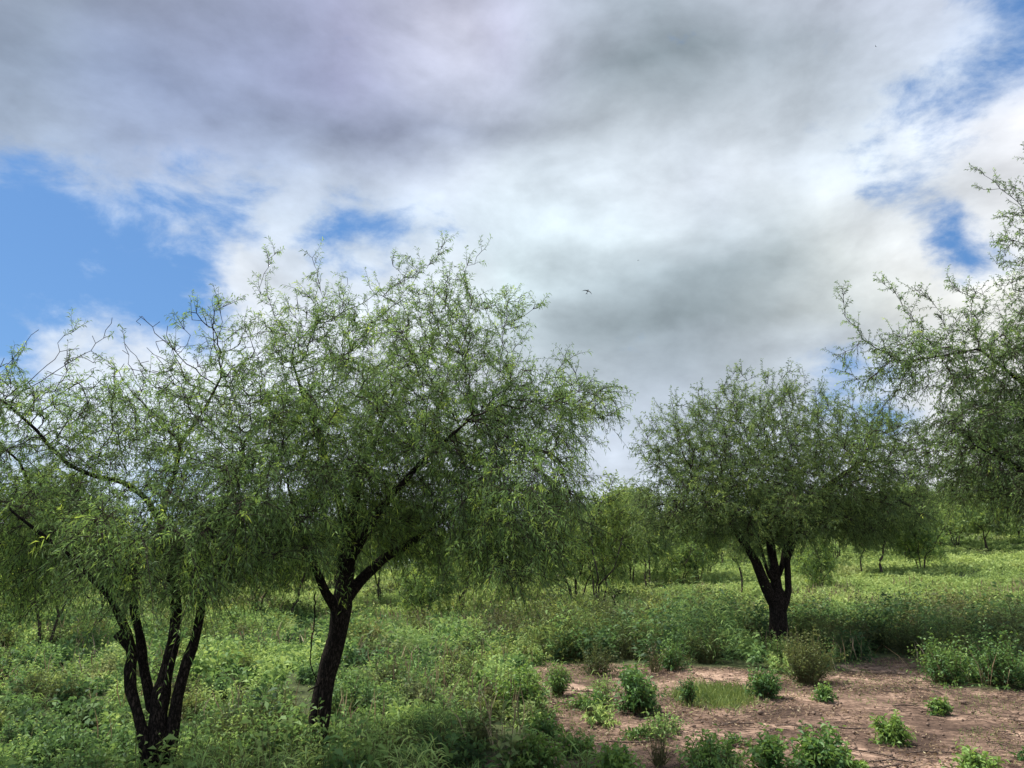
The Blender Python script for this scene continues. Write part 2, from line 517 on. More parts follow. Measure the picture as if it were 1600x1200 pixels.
def signed_clear(x, y):
    """distance inside (+) / outside (-) the bare clearing, with a ragged edge"""
    x = np.asarray(x, float); y = np.asarray(y, float)
    xx = x + (noise2(x + 50, y + 50, 0.9, 11, 3) - 0.5) * 1.0
    yy = y + (noise2(x + 90, y + 10, 0.9, 12, 3) - 0.5) * 1.0
    inside = np.zeros(x.shape, bool)
    dmin = np.full(x.shape, 1e9)
    n = len(CLP)
    for i in range(n):
        a, b = CLP[i], CLP[(i + 1) % n]
        c = ((a[1] > yy) != (b[1] > yy)) & (xx < (b[0] - a[0]) * (yy - a[1]) / (b[1] - a[1] + 1e-12) + a[0])
        inside ^= c
        ab = b - a
        t = np.clip(((xx - a[0]) * ab[0] + (yy - a[1]) * ab[1]) / (ab @ ab + 1e-12), 0, 1)
        d = np.hypot(xx - a[0] - t * ab[0], yy - a[1] - t * ab[1])
        dmin = np.minimum(dmin, d)
    return np.where(inside, dmin, -dmin)


def make_ground():
    def axis(dense, lim, step, ratio, start):
        a = list(np.arange(-dense, dense + 1e-6, step))
        s = step
        while a[-1] < lim:
            s *= ratio
            a.append(a[-1] + s); a.insert(0, a[0] - s)
        return np.array(a)
    xs = axis(14, 1500, 0.09, 1.09, 0)
    ys = list(np.arange(4, 22, 0.09)); s = 0.09
    while ys[-1] < 2500:
        s *= 1.07; ys.append(ys[-1] + s)
    s = 0.09
    while ys[0] > -1500:
        s *= 1.2; ys.insert(0, ys[0] - s)
    ys = np.array(ys)
    X, Y = np.meshgrid(xs, ys, indexing='ij')
    Z = tz(X, Y)
    c = signed_clear(X, Y)
    m = np.clip(c * 2 + 0.5, 0, 1)
    Z = Z - m * 0.03 + m * (noise2(X, Y, 0.35, 21, 3) - 0.5) * 0.05
    far = np.hypot(X, Y) > 300
    V = np.stack([X, Y, Z], -1).reshape(-1, 3)
    nx, ny = X.shape
    idx = np.arange(nx * ny).reshape(nx, ny)
    q = np.stack([idx[:-1, :-1], idx[1:, :-1], idx[1:, 1:], idx[:-1, 1:]], -1).reshape(-1, 4)
    me = mesh_np('ground', V, [q], None, True)
    a = me.attributes.new('bare', 'FLOAT', 'POINT')
    a.data.foreach_set('value', m.reshape(-1).astype(np.float32))
    mat, N, L = new_mat('ground_soil')
    ge = N.new('ShaderNodeNewGeometry')
    at = N.new('ShaderNodeAttribute'); at.attribute_name = 'bare'

    def noise(sc, det, ro=0.6, dist=0.0):
        n = N.new('ShaderNodeTexNoise')
        n.inputs['Scale'].default_value = sc; n.inputs['Detail'].default_value = det
        n.inputs['Roughness'].default_value = ro; n.inputs['Distortion'].default_value = dist
        L.new(ge.outputs['Position'], n.inputs['Vector'])
        return n.outputs[0]
    r1 = ramp(N, [(0.39, (0.046, 0.031, 0.024)), (0.475, (0.095, 0.063, 0.047)), (0.535, (0.19, 0.128, 0.095)), (0.59, (0.34, 0.235, 0.175)), (0.70, (0.44, 0.33, 0.25))])
    a1 = N.new('ShaderNodeMath'); a1.operation = 'MULTIPLY_ADD'; a1.inputs[1].default_value = 0.45
    L.new(noise(9, 8, 0.75), a1.inputs[0])
    b1 = N.new('ShaderNodeMath'); b1.operation = 'MULTIPLY'; b1.inputs[1].default_value = 0.55
    L.new(noise(0.8, 7, 0.62, 0.8), b1.inputs[0]); L.new(b1.outputs[0], a1.inputs[2])
    L.new(a1.outputs[0], r1.inputs[0])
    r2 = ramp(N, [(0.3, (0.025, 0.034, 0.016)), (0.7, (0.070, 0.085, 0.034))])
    L.new(noise(5, 6), r2.inputs[0])
    mx = N.new('ShaderNodeMix'); mx.data_type = 'RGBA'
    L.new(at.outputs['Fac'], mx.inputs[0]); L.new(r2.outputs[0], mx.inputs[6]); L.new(r1.outputs[0], mx.inputs[7])
    bp = N.new('ShaderNodeBump'); bp.inputs['Strength'].default_value = 0.9; bp.inputs['Distance'].default_value = 0.04
    L.new(noise(14, 9, 0.75), bp.inputs['Height'])
    p = N.new('ShaderNodeBsdfPrincipled'); p.inputs['Roughness'].default_value = 1.0; p.inputs['Specular IOR Level'].default_value = 0.1
    L.new(mx.outputs[2], p.inputs['Base Color']); L.new(bp.outputs[0], p.inputs['Normal'])
    o = N.new('ShaderNodeOutputMaterial'); L.new(p.outputs[0], o.inputs[0])
    tag(link('ground', me, mat), kind='structure')


make_ground()


# ------------------------------------------------------------------ trees
def resample(pts, step):
    pts = np.asarray(pts, float)
    d = np.r_[0, np.cumsum(np.linalg.norm(np.diff(pts, axis=0), axis=1))]
    n = max(2, int(round(d[-1] / step)) + 1)
    t = np.linspace(0, d[-1], n)
    return np.stack([np.interp(t, d, pts[:, k]) for k in range(3)], 1)


def grow(r, stems, attr, step, di, dk, maxit=260, jit=0.25, up=0.05, maxn=9000):
    """space colonisation: branches creep towards the points that fill the crown"""
    pos, par, rad = [], [], []
    for st in stems:            # stem: (points, r0, r1, parent point or None)
        pts = resample(st[0], step)
        k0 = -1
        if pos and st[3]:
            k0 = int(np.argmin(np.linalg.norm(np.array(pos) - pts[0], axis=1)))
            pts = pts[1:]
        for i, p in enumerate(pts):
            f = i / max(1, len(pts) - 1)
            pos.append(p); par.append(k0 if i == 0 else len(pos) - 2)
            rad.append(st[1] * (1 - f) + st[2] * f * (0.45 if st[3] else 1.0))
    n0 = len(pos)
    cap = maxn + 500
    Pn = np.zeros((cap, 3)); Pn[:n0] = pos
    pr = np.full(cap, -1); pr[:n0] = par
    n = n0
    A = attr.copy()
    D = np.linalg.norm(A[:, None] - Pn[None, :n0], axis=2)
    near = D.argmin(1); nd = D.min(1)
    kids = np.zeros(cap, int)
    for it in range(maxit):
        m = nd < di
        if not m.any() or n > maxn:
            break
        v = norm(A[m] - Pn[near[m]])
        acc = np.zeros((n, 3)); np.add.at(acc, near[m], v)
        cnt = np.bincount(near[m], minlength=n)
        g = np.nonzero((cnt > 0) & (kids[:n] < 4))[0]
        if len(g) == 0:
            break
        d = norm(norm(acc[g]) + r.normal(size=(len(g), 3)) * jit + np.array([0, 0, up]))
        new = Pn[g] + d * step
        k = len(new)
        if n + k >= cap:
            break
        Pn[n:n + k] = new; pr[n:n + k] = g; kids[g] += 1
        dn = np.linalg.norm(A[:, None] - new[None], axis=2)
        j = dn.argmin(1); dm = dn[np.arange(len(A)), j]
        b = dm < nd
        near[b] = n + j[b]; nd[b] = dm[b]
        n += k
        keep = nd > dk
        A, near, nd = A[keep], near[keep], nd[keep]
        if len(A) == 0:
            break
    Pn, pr = Pn[:n], pr[:n]
    return Pn, pr, np.array(rad), n0


def branch_mesh(Pn, pr, srad, n0, tip, power, bag, bag2, r, thin=0.012):
    n = len(Pn)
    q = np.full(n, 0.0)
    kids = [[] for _ in range(n)]
    for i in range(n):
        if pr[i] >= 0:
            kids[pr[i]].append(i)
    order = range(n - 1, -1, -1)
    for i in order:
        if not kids[i]:
            q[i] = tip ** power
        if pr[i] >= 0:
            q[pr[i]] += q[i]
    R = q ** (1 / power)
    cap = np.full(n, 1e9)
    cap[:n0] = srad
    for i in range(n):
        if i < n0:
            R[i] = srad[i]
        else:
            R[i] = min(R[i], 0.85 * R[pr[i]] + 0.0005)
    done = np.zeros(n, bool)
    starts = [i for i in range(n) if pr[i] < 0]
    stack = list(starts)
    while stack:
        s = stack.pop()
        chain = [s]
        if pr[s] >= 0:
            chain = [pr[s], s]
        c = s
        while kids[c]:
            ks = sorted(kids[c], key=lambda k: -R[k])
            stack.extend(ks[1:])
            c = ks[0]
            chain.append(c)
        if len(chain) < 2:
            continue
        C = Pn[chain]
        RR = R[chain].copy()
        if pr[s] >= 0:
            RR[0] = min(R[s], R[pr[s]])
        big = RR[min(1, len(RR) - 1)]
        sides = 10 if big > 0.05 else (6 if big > 0.02 else 4 if big > 0.009 else 3)
        if big > 0.04:
            RR = RR * (1 + 0.07 * np.convolve(r.normal(size=len(RR) + 2), [.5, 1, .5], 'valid'))
        (bag if big > thin else bag2).tubes(C[None], RR[None], sides)
    return R, kids


def crown_points(r, ells, n):
    vol = np.array([e[6] * e[3] * e[4] * e[5] for e in ells])
    k = r.choice(len(ells), n, p=vol / vol.sum())
    u = norm(r.normal(size=(n, 3))) * (r.random((n, 1)) ** 0.42)
    out = np.zeros((n, 3))
    for i, e in enumerate(ells):
        m = k == i
        out[m] = e[0:3] + u[m] * np.array([e[3], e[4], e[5]])
    return out


def E(px, py, Y, rx, ry, rd, w=1.0):
    """an ellipsoid of crown given where it stands: centre and radii in metres"""
    c = P(px, py, Y)
    dep = (c - EYE) @ FWD
    return np.array([c[0], c[1], c[2], rx * dep / F, rd, ry * dep / F, w])


def make_tree(name, label, seed, base, stems, ells, natt, step, di, dk, wands=(), leaf=None, nsh=2, shl=(0.22, 0.5), droop=(0.1, 0.7),
              nleaf=12, llen=0.08, lwid=0.013, leafr=0.011, tip=0.0035, power=2.35, bare=None, group=None, maxn=9000, mat=None, tint=0.45, hang=None,
              twr=0.003, gscale=1.0, up=0.05, jit=0.28):
    r = np.random.default_rng(seed)
    att = crown_points(r, ells, natt)
    for w in wands:
        att = np.concatenate([att, resample(w, step * 0.9) + r.normal(size=(1, 3)) * 0.01])
    Pn, pr, srad, n0 = grow(r, stems, att, step, di, dk, maxn=maxn, up=up, jit=jit)
    zlo, zhi = np.percentile(Pn[n0:, 2], 25), np.percentile(Pn[n0:, 2], 97)
    root = thing(name, base, label, 'tree', group)
    wood, twig, lf = Bag(), Bag(), Bag()
    R, kids = branch_mesh(Pn, pr, srad, n0, tip, power, wood, twig, r, thin=0.02)
    idx = np.nonzero((R < leafr) & (np.arange(len(Pn)) >= n0))[0]
    prob = np.ones(len(idx)) if bare is None else bare(Pn[idx])
    idx = idx[r.random(len(idx)) < prob]
    idx = np.repeat(idx, nsh)
    O = Pn[idx]
    d0 = norm(Pn[idx] - Pn[pr[idx]])
    D = norm(d0 * 0.9 + r.normal(size=d0.shape) * 0.75 + np.array([0, 0, 0.15]))
    hz = np.clip((O[:, 2] - zlo) / (zhi - zlo), 0, 1)        # 0 low in the crown, 1 at its top
    D = norm(D + np.array([0, 0, 1.0]) * (hz[:, None] * 0.7 - 0.15))
    Ln = r.uniform(shl[0], shl[1], len(idx)) * (1.15 - 0.35 * hz)
    dr = r.uniform(droop[0], droop[1], len(idx)) * (1.1 - 0.85 * hz)
    drop = r.random(len(idx)) < hz * 0.6
    O, D, Ln, dr = O[~drop], D[~drop], Ln[~drop], dr[~drop]
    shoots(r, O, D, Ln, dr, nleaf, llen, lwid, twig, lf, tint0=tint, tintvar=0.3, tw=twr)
    if hang is not None:          # hanging leafy strands round the lower crown
        sel = hang[0](Pn) & (R < 0.02) & (np.arange(len(Pn)) >= n0)
        ii = np.nonzero(sel)[0]
        ii = r.choice(ii, min(hang[1], len(ii)), replace=False) if len(ii) else ii
        O = Pn[ii]
        D = norm(r.normal(size=(len(ii), 3)) * [.7, .7, .3] + np.array([0.15, -0.1, 0.0]))
        Ln = r.uniform(0.5, hang[2], len(ii))
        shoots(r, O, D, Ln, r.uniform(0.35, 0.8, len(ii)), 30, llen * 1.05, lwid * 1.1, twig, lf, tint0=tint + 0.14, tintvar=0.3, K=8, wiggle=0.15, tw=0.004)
    wood.build('trunk', M_BARK, root, base, smooth=True)
    twig.build('twigs', M_TWIG, root, base)
    o = lf.build('crown', mat or M_ACACIA, root, base)
    print(name, len(Pn), 'nodes', len(lf.F4) and sum(len(f) for f in lf.F4), 'leaves')
    return root


def PL(pts, Y0, Y1=None):
    Y1 = Y0 if Y1 is None else Y1
    n = len(pts)
    return [P(a, b, Y0 + (Y1 - Y0) * i / (n - 1)) for i, (a, b) in enumerate(pts)]


def W(pts, Y0, Y1):
    return PL(pts, Y0, Y1)


# the big central tree
b = G(495, 1192); Y = b[1]
print('central base', b)
fork = P(534, 948, Y)
T1 = make_tree(
    'acacia_tree', 'large feathery green thorn tree with one dark leaning trunk, tallest crown left of centre', 11, b,
    [([b - [0, 0, .15], P(497, 1140, Y), P(504, 1085, Y), P(514, 1040, Y), P(527, 995, Y), P(534, 948, Y)], 0.122, 0.110, None),
     (PL([(534, 948), (540, 890), (548, 820), (560, 745), (590, 680)], Y, Y + .5), 0.115, 0.05, True),
     (PL([(536, 940), (565, 905), (600, 872), (640, 850), (690, 815), (740, 770)], Y, Y + .9), 0.075, 0.03, True),
     (PL([(528, 955), (508, 925), (492, 885), (470, 830), (450, 760)], Y, Y - .7), 0.06, 0.03, True),
     (PL([(545, 880), (590, 800), (660, 720), (740, 650)], Y + .1, Y - .8), 0.06, 0.025, True),
     (PL([(546, 850), (520, 740), (480, 640), (455, 560)], Y + .2, Y + .3), 0.055, 0.02, True)],
    [E(620, 640, Y + .3, 215, 170, 2.1, 1.0), E(690, 500, Y + .1, 140, 75, 1.1, 1.3), E(500, 520, Y - .1, 90, 75, 0.9, 1.2), E(850, 640, Y - .2, 125, 70, 1.3, 1.1),
     E(810, 780, Y - .9, 115, 110, 1.2, .9), E(470, 760, Y - .9, 110, 120, 1.1, 1.0), E(680, 800, Y + .9, 130, 90, 1.2, 1.0), E(560, 800, Y + 1.2, 110, 80, .9, .7), E(810, 880, Y - 1.2, 80, 65, .8, 1.0)],
    2900, 0.10, 0.75, 0.165,
    wands=[W([(440, 600), (415, 500), (388, 430), (432, 388)], Y, Y - .3), W([(510, 520), (490, 440), (480, 392)], Y, Y), W([(690, 500), (672, 430), (705, 372)], Y, Y),
           W([(700, 480), (735, 425), (765, 385)], Y, Y - .2), W([(620, 500), (612, 440), (608, 400)], Y, Y), W([(640, 470), (640, 400)], Y + .2, Y + .3),
           W([(760, 480), (810, 465), (835, 500)], Y, Y - .3), W([(720, 470), (790, 450), (815, 465)], Y, Y), W([(860, 640), (900, 570), (878, 545)], Y, Y),
           W([(880, 640), (925, 590), (950, 600)], Y, Y), W([(900, 640), (975, 655)], Y, Y - .2), W([(540, 500), (545, 425)], Y, Y + .2), W([(580, 480), (566, 440)], Y, Y)],
    nsh=4, nleaf=17, llen=0.060, lwid=0.0098, shl=(0.16, 0.42),
    hang=(lambda p: (p[:, 1] < Y + .3) & (p[:, 2] < 2.8), 170, 0.9))

# the pale rope-like climber and snag on its trunk
def strand(name, pts, rad, mat, parent, base, sides=5):
    bg = Bag()
    c = resample(pts, 0.04)
    c = c + np.random.default_rng(3).normal(size=c.shape) * 0.004
    bg.tubes((c - np.asarray(base))[None], np.linspace(rad, rad * 0.6, len(c))[None], sides)
    return bg.build(name, mat, parent, smooth=True)


strand('hanging_stem', PL([(492, 925), (491, 980), (486, 1010), (486, 1040), (493, 1060), (497, 1072)], Y - .12), 0.010, M_BARK, T1, b)
strand('broken_twig', PL([(508, 1058), (497, 1070), (480, 1080)], Y - .1), 0.013, M_BARK, T1, b)

# the many-stemmed tree on the left
b = G(248, 1245); Y = b[1]
print('left base', b)


def sparse_left(p):
    d = p - EYE
    w = d @ FWD
    px = 800 + F * d[:, 0] / w
    py = 600 - F * (d @ UPV) / w
    t = np.clip((py - 520) / 220, 0.0, 1) * 0.7 + 0.3
    t = np.where((px < 320) & (py < 600), t * 0.35, t)
    t = np.where(px > 350, np.maximum(t, 0.8), t)
    return t


T2 = make_tree(
    'acacia_tree', 'thorn tree with several dark stems from one base and bare twigs at its top left', 23, b,
    [([b - [0, 0, .15], P(246, 1200, Y), P(247, 1120, Y), P(252, 1082, Y)], 0.125, 0.09, None),
     (PL([(240, 1240), (224, 1150), (214, 1110), (204, 1078), (203, 1045), (208, 1020), (196, 1003), (184, 990)], Y - .08), 0.064, 0.045, None),
     (PL([(208, 1022), (200, 990), (170, 930), (110, 870), (20, 800)], Y - .08, Y - .9), 0.045, 0.025, True),
     (PL([(240, 1120), (232, 1080), (224, 1040), (219, 995), (208, 950), (212, 880), (240, 800)], Y, Y + .4), 0.058, 0.035, True),
     (PL([(252, 1082), (262, 1040), (272, 1000), (276, 950), (262, 880)], Y, Y + .1), 0.07, 0.09, True),
     (PL([(262, 880), (252, 820), (258, 780), (275, 735), (282, 690), (310, 655), (330, 620), (345, 590)], Y + .1, Y + .2), 0.042, 0.022, True),
     (PL([(258, 1240), (270, 1140), (277, 1090), (290, 1040), (305, 1000), (314, 955), (320, 890), (345, 800), (380, 720)], Y + .06, Y - .3), 0.066, 0.03, None),
     (PL([(252, 815), (225, 775), (190, 752), (150, 745), (110, 728), (80, 700), (55, 670), (10, 630), (-60, 590)], Y + .2, Y - .2), 0.034, 0.016, True),
     (PL([(225, 900), (140, 850), (60, 790), (30, 720), (-20, 680)], Y + .3, Y + .3), 0.04, 0.02, True)],
    [E(310, 640, Y + .2, 155, 110, 1.4, 1.25), E(345, 540, Y + .2, 105, 62, .9, 1.5), E(130, 640, Y + .1, 150, 100, 1.2, .9), E(60, 800, Y - .1, 150, 80, 1.2, .9),
     E(280, 830, Y - .4, 160, 100, 1.3, 1.1), E(-90, 640, Y, 120, 110, 1.2, .7), E(30, 900, Y + .4, 130, 40, 1.0, .6), E(400, 790, Y - .6, 75, 110, .8, 1.0), E(400, 640, Y, 60, 80, .8, 1.2)],
    2500, 0.10, 0.75, 0.165,
    wands=[W([(340, 560), (290, 495), (240, 485), (170, 482)], Y, Y - .2), W([(330, 520), (310, 475), (318, 458)], Y, Y), W([(240, 640), (200, 560), (140, 530), (120, 502)], Y, Y),
           W([(200, 640), (150, 560), (105, 540)], Y, Y + .2), W([(60, 600), (45, 545), (38, 508)], Y, Y), W([(90, 620), (85, 555), (88, 520)], Y, Y), W([(0, 590), (20, 560), (70, 518)], Y, Y),
           W([(250, 600), (195, 540), (185, 515)], Y, Y), W([(20, 640), (-10, 570), (20, 540)], Y, Y), W([(280, 560), (240, 520), (215, 500)], Y, Y + .3)],
    nsh=4, nleaf=17, llen=0.060, lwid=0.0098, jit=0.22, shl=(0.16, 0.42), bare=sparse_left, tint=0.42,
    hang=(lambda p: (p[:, 1] < Y + .4) & (p[:, 2] < 2.6), 90, 0.8))

# the tree whose crown leans in from the right
b = np.array([8.1, 10.3, 0.0]); b[2] = tz(b[0], b[1]); Y = b[1]
T3 = make_tree(
    'acacia_tree', 'thorn tree reaching in from the right edge with high lacy branches', 37, b,
    [([b - [0, 0, .15], b + [-.1, 0, .8], b + [-.25, 0, 1.6], b + [-.3, 0, 2.1]], 0.19, 0.14, None),
     ([b + [-.3, 0, 2.1], P(1660, 690, Y), P(1600, 600, Y), P(1530, 545, Y), P(1450, 560, Y - .1)], 0.055, 0.02, True),
     ([b + [-.3, 0, 2.1], P(1720, 620, Y), P(1670, 480, Y), P(1625, 360, Y - .1)], 0.07, 0.02, True),
     ([b + [-.25, 0, 1.7], P(1680, 780, Y), P(1610, 740, Y - .3), P(1530, 700, Y - .6)], 0.07, 0.03, True),
     ([b + [-.3, 0, 2.1], P(1830, 640, Y), P(1900, 540, Y)], 0.10, 0.03, True)],
    [E(1720, 600, Y, 190, 170, 2.0, .9), E(1500, 550, Y - .1, 140, 70, 1.1, 1.0), E(1645, 400, Y - .2, 85, 125, .9, 2.4), E(1520, 690, Y - .4, 100, 75, 1.0, 1.2),
     E(1620, 750, Y - .5, 125, 60, 1.4, 2.0), E(1580, 680, Y + .6, 110, 80, 1.3, 1.5), E(1900, 560, Y, 160, 160, 1.8, .5), E(1430, 570, Y, 90, 55, .8, .8), E(1650, 640, Y, 120, 110, 1.2, 1.0)],
    3000, 0.10, 0.75, 0.155,
    wands=[W([(1430, 540), (1350, 540), (1322, 490), (1318, 445)], Y, Y), W([(1500, 500), (1440, 455), (1372, 440)], Y, Y - .2), W([(1400, 600), (1340, 610), (1305, 560)], Y, Y),
           W([(1640, 330), (1560, 275), (1520, 260)], Y - .2, Y - .2), W([(1650, 330), (1600, 260), (1590, 232)], Y - .2, Y - .2), W([(1620, 400), (1570, 370), (1555, 385)], Y, Y),
           W([(1600, 300), (1545, 300), (1520, 298)], Y - .2, Y - .2), W([(1520, 500), (1490, 450), (1480, 437)], Y, Y), W([(1560, 480), (1545, 445)], Y, Y), W([(1420, 620), (1370, 650), (1345, 690)], Y, Y)],
    nsh=4, nleaf=15, llen=0.047, lwid=0.012, shl=(0.14, 0.38), droop=(0.1, 0.5), tint=0.34,
    hang=(lambda p: (p[:, 2] < 2.9), 60, 0.7))

# the round dark tree in the middle distance
b = G(1217, 1018); Y = b[1]
print('middle base', b)
T4B = b
T4 = make_tree(
    'acacia_tree', 'broad round thorn tree with dark forked trunk behind the bare soil', 41, b,
    [([b - [0, 0, .2], P(1216, 960, Y), P(1214, 930, Y)], 0.24, 0.20, None),
     (PL([(1212, 950), (1200, 925), (1190, 900), (1180, 875), (1150, 830), (1100, 780)], Y, Y - .6), 0.15, 0.06, True),
     (PL([(1214, 930), (1212, 905), (1208, 880), (1200, 820), (1190, 740)], Y, Y + .2), 0.14, 0.05, True),
     (PL([(1222, 955), (1232, 925), (1231, 900), (1230, 875), (1245, 820), (1290, 760), (1350, 720)], Y - .1, Y), 0.10, 0.05, None),
     (PL([(1214, 905), (1222, 885), (1226, 860), (1240, 800), (1260, 730)], Y, Y + .8), 0.08, 0.04, True),
     (PL([(1208, 910), (1198, 890), (1193, 870), (1185, 840)], Y, Y - .9), 0.06, 0.04, True)],
    [E(1200, 705, Y, 195, 100, 2.9, 1.1), E(1190, 635, Y, 110, 50, 1.6, 1.2), E(1100, 780, Y - .3, 115, 65, 2.0, 1.1), E(1320, 770, Y, 115, 75, 2.0, 1.1), E(1200, 800, Y - 1.2, 100, 50, 1.6, .9),
     E(1075, 690, Y, 85, 70, 1.6, 1.0), E(1365, 700, Y, 95, 65, 1.7, 1.0), E(1370, 800, Y - .3, 75, 50, 1.4, 1.0), E(1040, 800, Y - .3, 60, 45, 1.2, 1.0), E(1425, 730, Y, 60, 60, 1.2, .8), E(1200, 780, Y + 1.5, 150, 70, 1.5, .8)],
    4200, 0.18, 1.3, 0.25,
    wands=[W([(1150, 640), (1148, 590)], Y, Y), W([(1250, 620), (1256, 576)], Y, Y), W([(1080, 650), (1050, 610)], Y, Y), W([(1200, 620), (1190, 582)], Y, Y), W([(1310, 640), (1340, 605)], Y, Y),
           W([(1100, 640), (1090, 600)], Y, Y), W([(1230, 620), (1215, 580)], Y, Y), W([(1280, 640), (1290, 590)], Y, Y)],
    nsh=4, nleaf=17, llen=0.08, lwid=0.018, shl=(0.25, 0.55), droop=(0.05, 0.4), leafr=0.02, tip=0.006, tint=0.40, twr=0.005, mat=M_ACACIA_FAR)


# ------------------------------------------------------------------ the smaller trees behind
def small_tree(seed, H, R, nst, lean=0.25, flat=0.7, natt=800, leafn=13, tint=0.5, mat=None, low=0.3, lw=0.03, ll=0.11):
    """one pattern for a background tree, built round the origin: (trunk mesh, twigs mesh, crown mesh)"""
    r = np.random.default_rng(seed)
    stems = []
    zc = H * (0.62 if low > 0.25 else 0.52)
    for k in range(nst):
        a = 2 * math.pi * k / nst + r.random()
        q = np.array([math.cos(a), math.sin(a), 0])
        p0 = q * 0.08 * (nst > 1)
        p1 = q * R * lean * 0.35 + [0, 0, H * 0.16]
        p2 = q * R * lean + [0, 0, H * 0.30]
        p3 = q * R * lean * 1.7 + [r.normal() * .1, r.normal() * .1, zc]
        j = lambda m: r.normal(size=3) * m * H / 4.5
        p1 = p1 + j(.07); p2 = p2 + j(.13); p25 = (p2 + p3) / 2 + j(.16); p3 = p3 + j(.2)
        stems.append(([p0 - [0, 0, .2], p1, (p1 + p2) / 2 + j(.06), p2, p25, p3], 0.0135 * H / max(1, nst ** .4), 0.004 * H, None))
    ells = []
    for k in range(7):
        a = r.random() * 6.283; q = R * r.uniform(.15, .75)
        hh = H * r.uniform(low + .15, .86)
        ells.append(np.array([math.cos(a) * q, math.sin(a) * q, hh, R * r.uniform(.3, .6), R * r.uniform(.3, .6), min(H - hh, H * r.uniform(.10, .24)), 1.0]))
    att = crown_points(r, ells, natt)
    att = att[att[:, 2] > H * low * (0.6 + 0.5 * r.random(len(att)))]
    Pn, pr, srad, n0 = grow(r, stems, att, 0.18, 1.6, 0.28, maxn=3000, up=0.08)
    wood, twig, lf = Bag(), Bag(), Bag()
    Rr, kids = branch_mesh(Pn, pr, srad, n0, 0.006, 2.3, wood, twig, r, thin=0.012)
    idx = np.nonzero((Rr < 0.022) & (np.arange(len(Pn)) >= n0))[0]
    idx = np.repeat(idx, 4)
    O = Pn[idx]
    D = norm(norm(Pn[idx] - Pn[pr[idx]]) + r.normal(size=O.shape) * 0.8 + [0, 0, .25])
    shoots(r, O, D, r.uniform(.25, .6, len(idx)), r.uniform(0, .6, len(idx)), leafn, ll, lw, twig, lf, tint0=tint, tintvar=0.3, tw=0.006, K=4)
    return (wood, twig, lf, mat or M_ACACIA_FAR)


PROTO = [small_tree(101, 4.6, 2.1, 4, 0.3), small_tree(102, 4.2, 1.7, 3, 0.25, tint=0.6), small_tree(103, 4.8, 2.5, 1, 0.12, tint=0.35), small_tree(104, 3.6, 1.7, 5, 0.4, low=0.1, tint=0.55, mat=M_ACACIA),
         small_tree(105, 4.0, 1.2, 1, 0.1, natt=300, tint=0.5), small_tree(106, 5.2, 2.7, 2, 0.2, natt=1100, tint=0.42), small_tree(107, 4.0, 1.9, 4, 0.35, low=.12, natt=700, tint=0.62), small_tree(108, 4.6, 1.5, 2, 0.2, low=.2, natt=600, tint=0.5)]
PMESH = [None] * len(PROTO)


def plant_tree(k, px, py, H, rot, label, group='smaller trees behind the clearing', Yd=None, lean=0.0):
    if Yd is None:
        g = G(px, py)
    else:
        g = P(px, 900, Yd); g[2] = tz(g[0], g[1])
    base_h = [4.6, 4.2, 4.8, 3.6, 4.0, 5.2, 4.0, 4.6][k]
    s = H / base_h
    if Yd is not None:
        k = [0, 6, 7, 3, 4, 5][k] if int(px) % 20 else k
        base_h = [4.6, 4.2, 4.8, 3.6, 4.0, 5.2, 4.0, 4.6][k]
        s = H / base_h
    root = thing('thorn_tree', g, label, 'tree', group)
    root.rotation_euler = (0, lean, rot)
    root.scale = (s, s, s)
    w, t, l, mt = PROTO[k]
    if PMESH[k] is None:
        a = w.build('trunk', M_BARK_PALE, root, smooth=True); c = t.build('twigs', M_TWIG, root); d = l.build('crown', mt, root)
        PMESH[k] = (a, c, d)
    else:
        for o in PMESH[k]:
            q = o.copy(); COL.objects.link(q); q.parent = root
    return root


plant_tree(6, 935, 955, 5.4, 0.3, 'small many-stemmed tree behind the clearing, left of the broad round tree')
plant_tree(7, 1013, 925, 6.4, 1.0, 'slender small tree between the many-stemmed tree and the broad round tree')
plant_tree(4, 1160, 935, 4.4, 2.0, 'thin slightly leaning tree just left of the forked dark trunk', lean=-0.12)
plant_tree(2, 1380, 902, 7.0, 0.5, 'tree with a short stout trunk on the grassy rise right of the broad round tree')
plant_tree(4, 1348, 903, 4.2, 4.0, 'thin trunk tree close beside the stout trunk on the rise', lean=0.15)
plant_tree(3, 1282, 925, 3.4, 1.5, 'low bushy tree with trailing bare stems right of the forked dark trunk', lean=0.2)
plant_tree(0, 68, 1018, 4.4, 2.2, 'small tree behind the left tree, seen under its low leaves')
plant_tree(3, 25, 990, 3.6, 5.0, 'leafy low tree at the far left edge under the left crown')
plant_tree(1, 150, 975, 4.4, 3.3, 'small tree behind the left tree between its stems and the left edge')
plant_tree(2, 455, 975, 4.6, 0.2, 'dark tree in the thicket just left of the leaning trunk')
plant_tree(0, 400, 965, 4.2, 4.4, 'many-stemmed tree in the thicket between the two near trunks')
plant_tree(5, 595, 950, 4.8, 1.2, 'spreading tree behind the leaning trunk on its right')
plant_tree(3, 660, 975, 3.4, 2.6, 'low dark tree under the right half of the tallest crown')
plant_tree(1, 720, 960, 4.2, 0.9, 'upright small tree behind the drooping right side of the tallest crown')
plant_tree(5, 800, 945, 4.4, 3.7, 'wide tree behind the hanging leaf sprays left of the clearing')
plant_tree(0, 330, 955, 4.4, 5.5, 'tree seen behind the right stem of the many-stemmed left tree')
plant_tree(3, 900, 945, 5.6, 0.7, 'leafy low tree just left of the small many-stemmed tree behind the clearing')
plant_tree(6, 985, 915, 7.0, 2.9, 'pale green bushy tree filling the gap behind the two small trees')
plant_tree(3, 1065, 918, 4.4, 4.1, 'bushy low tree at the left skirt of the broad round tree')
plant_tree(6, 1105, 905, 4.6, 1.9, 'pale bushy tree seen beneath the left part of the broad round crown')
